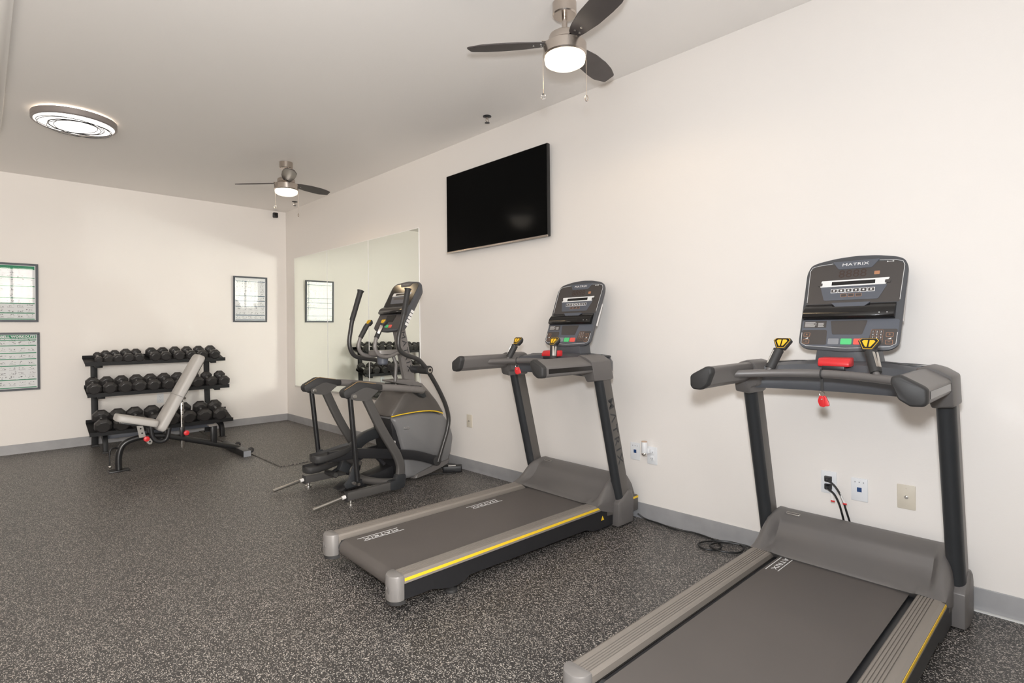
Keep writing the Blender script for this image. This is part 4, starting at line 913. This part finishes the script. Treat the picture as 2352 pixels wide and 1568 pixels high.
# ------------------------------------------------------------------ ceiling fans
def fan(label, x, y, a0, pull):
    t = thing('ceiling_fan', label, 'ceiling fan', (x,y,H), a0)
    MB().lathe([(.055,0),(.063,-.002),(.063,-.060),(.058,-.066),(.015,-.066)], n=32).build('canopy', M['nickel'], t)
    MB().lathe([(.014,-.06),(.014,-.135),(.022,-.140),(.024,-.155),(.014,-.157)], n=18).build('downrod', M['nickel'], t)
    MB().lathe([(.020,-.150),(.060,-.157),(.080,-.170),(.084,-.180),(.084,-.205),(.075,-.212),(.02,-.212)], n=32).build('motor_housing', M['nickel'], t)
    MB().lathe([(.03,-.218),(.106,-.218),(.113,-.224),(.113,-.275),(.107,-.282),(.1,-.282)], n=40).build('light_rim', M['nickel'], t)
    MB().lathe([(.104,-.276),(.108,-.290),(.104,-.312),(.080,-.326),(.04,-.332),(.005,-.333)], n=40).build('light_bowl', M['bowl'], t, label='lit frosted glass bowl')
    for k in range(3):
        a = 2*pi*k/3
        out = [(.09,-.030),(.14,-.048),(.24,-.066),(.35,-.070),(.43,-.064),(.505,-.046),(.520,.026),(.43,.058),(.35,.060),(.24,.056),(.14,.040),(.09,.028)]
        out = rpoly(out, .014, 3)
        bl = MB().prism(out, 'z', -.004, .004).build('fan_blade', M['blade'], t, bevel=.002, seg=1, M=MX.Rotation(a, 4, 'Z') @ MX.Translation((0,0,-.208)) @ MX.Rotation(rad(-13), 4, 'X'))
        for px, py in ((.125,-.014),(.125,.014),(.165,0)):
            MB().lathe([(.006,-.0035),(.006,-.0065),(.002,-.008)], (px,py,0), 10).build('blade_screw', M['steel'], bl)
        MB().loft([[(xx, y2, z) for y2, z in ((-w1,-.003),(w1,-.003),(w1,.003),(-w1,.003))] for xx, w1 in ((.05,.018),(.12,.024))]).build('blade_iron', M['nickel'], t, M=MX.Rotation(a, 4, 'Z') @ MX.Translation((0,0,-.202)))
    for (px, py, ln, cr) in pull:
        c = MB().tube([(px,py,-.262),(px*1.03,py*1.03,-.268),(px*1.03,py*1.03,-ln)], .0010, 6).build('pull_chain', M['cord'], t)
        if cr == 'c': MB().sphere((px*1.03,py*1.03,-ln-.012), .014, 8, 5, (1,1,1.1)).build('crystal_pendant', M['clear'], c, smooth=0)
        else: MB().tube([(px*1.03+.008*cos(2*pi*k/14)*.707, py*1.03-.008*cos(2*pi*k/14)*.707, -ln-.016+.015*sin(2*pi*k/14)) for k in range(14)], .0028, 6, closed=True).build('pendant_ring', M['nickel'], c)
    l = light('fan_lamp', 'SPOT', (0,0,-.345), FAN_W, WARM, .08); l.data.spot_size = rad(176); l.data.spot_blend = .35; l.parent = t
    return t
def az(x, y, th): # blade angle, measured from the viewing direction towards the right
    v = math.atan2(x, y)+rad(th); return math.atan2(cos(v), sin(v))
vx = (cos(math.atan2(2.25,1.86)), -sin(math.atan2(2.25,1.86)))  # screen right at the near fan
def locdir(ang, a0): return (cos(ang-a0), sin(ang-a0))
def pulls(x, y, a0, lst):
    o = []
    base = math.atan2(y, x)
    for off, ln, cr in lst:
        sx, sy = sin(base)*off[0]+cos(base)*off[1], -cos(base)*off[0]+sin(base)*off[1]
        o.append((sx*cos(-a0)-sy*sin(-a0), sx*sin(-a0)+sy*cos(-a0), ln, cr))
    return o
a0 = az(2.25,1.86,30)
fan('nearer ceiling fan with three dark blades and a lit bowl, above the treadmills', 2.195, 1.808, a0, pulls(2.195,1.808,a0,[((-.112,.0),.470,'c'),((.108,.03),.475,'r')]))
a0 = az(2.2,5.45,175)
fan('farther ceiling fan with three dark blades and a lit bowl, near the far corner', 2.204, 5.446, a0, pulls(2.204,5.446,a0,[((.108,.03),.500,'r'),((-.10,.05),.43,'c')]))

# ------------------------------------------------------------------ round ceiling light
t = thing('ceiling_light', 'round flush ceiling light with dark swirling wires, lit, at upper left', 'ceiling light', (.545,5.42,H))
MB().lathe([(.10,0),(.20,0),(.20,-.016),(.10,-.016)], n=40).build('ceiling_pan', M['plate_white'], t)
MB().lathe([(.205,-.002),(.235,-.002),(.235,-.012),(.205,-.012)], n=48).build('halo_ring', M['halo'], t)
MB().lathe([(.255,-.014),(.268,-.016),(.268,-.058),(.262,-.064),(.252,-.064),(.252,-.016)], n=56).build('outer_rim', mat('light_rim_gray', (.30,.27,.26), .4, metal=.4), t)
df = MB().lathe([(.250,-.020),(.251,-.058),(.235,-.066),(.180,-.070),(.17,-.074),(.01,-.076)], n=48).build('diffuser', M['diffuser'], t)
sw = MB(); rn = random.Random(2)
for k in range(5):
    a = k*1.25; ec_ = .035+.012*(k % 3)
    pts = []
    for i in range(40):
        q = 2*pi*i/40; r = .205+.004*(k-2)
        pts.append((r*1.0*cos(q)+ec_*cos(a), r*.86*sin(q)+ec_*sin(a), 0))
    rt = MX.Rotation(a*1.7, 3, 'Z'); pts = [rt @ V(p) for p in pts]
    pts = [(p*(.244/p.length) if p.length > .244 else p) for p in pts]
    sw.tube([(p.x, p.y, -.079) for p in pts], .0024, 5, closed=True)
sw.tube([(.162*cos(2*pi*i/40), .162*sin(2*pi*i/40), -.079) for i in range(40)], .003, 5, closed=True)
sw.tube([(.172*cos(2*pi*i/40)+.004, .168*sin(2*pi*i/40), -.079) for i in range(40)], .002, 5, closed=True)
sw.build('swirl_wire', M['blackmetal'], t)
l = light('ceiling_lamp', 'SPOT', (0,0,-.088), OVAL_W, (1,.88,.74), .15); l.data.spot_size = rad(176); l.data.spot_blend = .3; l.parent = t

# ------------------------------------------------------------------ sprinklers, camera
for label, x, y in (('small fire sprinkler on the ceiling to the left of the near fan chains', 2.897, 3.194), ('small fire sprinkler on the ceiling beyond the far fan', 2.943, 7.004)):
    t = thing('fire_sprinkler', label, 'sprinkler', (x,y,H))
    MB().lathe([(.020,0),(.034,0),(.034,-.004),(.014,-.010)], n=20).build('escutcheon', M['up_dark'], t)
    MB().lathe([(.008,-.004),(.008,-.022),(.004,-.024)], n=10).tube([(-.012,0,-.020),(-.014,0,-.038),(0,0,-.050)], .003, 6).tube([(.012,0,-.020),(.014,0,-.038),(0,0,-.050)], .003, 6).build('sprinkler_yoke', M['nickel'], t)
    MB().lathe([(.003,-.050),(.020,-.052),(.020,-.054),(.003,-.055)], n=12).build('deflector', M['up_dark'], t)
t = thing('security_camera', 'small black security camera high on the back wall near the corner', 'camera', (2.955,YB,2.895))
MB().lathe([(.026,-.0005),(.026,-.012),(.01,-.012)], (0,0,0), 18, 'y').tube([(0,-.01,0),(0,-.03,-.004)], .009, 8).build('wall_mount', M['plate_white'], t)
cb_ = MB().box(-.034,.030,-.075,-.025,-.036,.034).build('camera_body', M['black'], t, bevel=.010)
MB().lathe([(.018,-.074),(.018,-.080),(.012,-.081)], (-.006,0,.002), 16, 'y').build('camera_lens', M['gloss'], cb_)
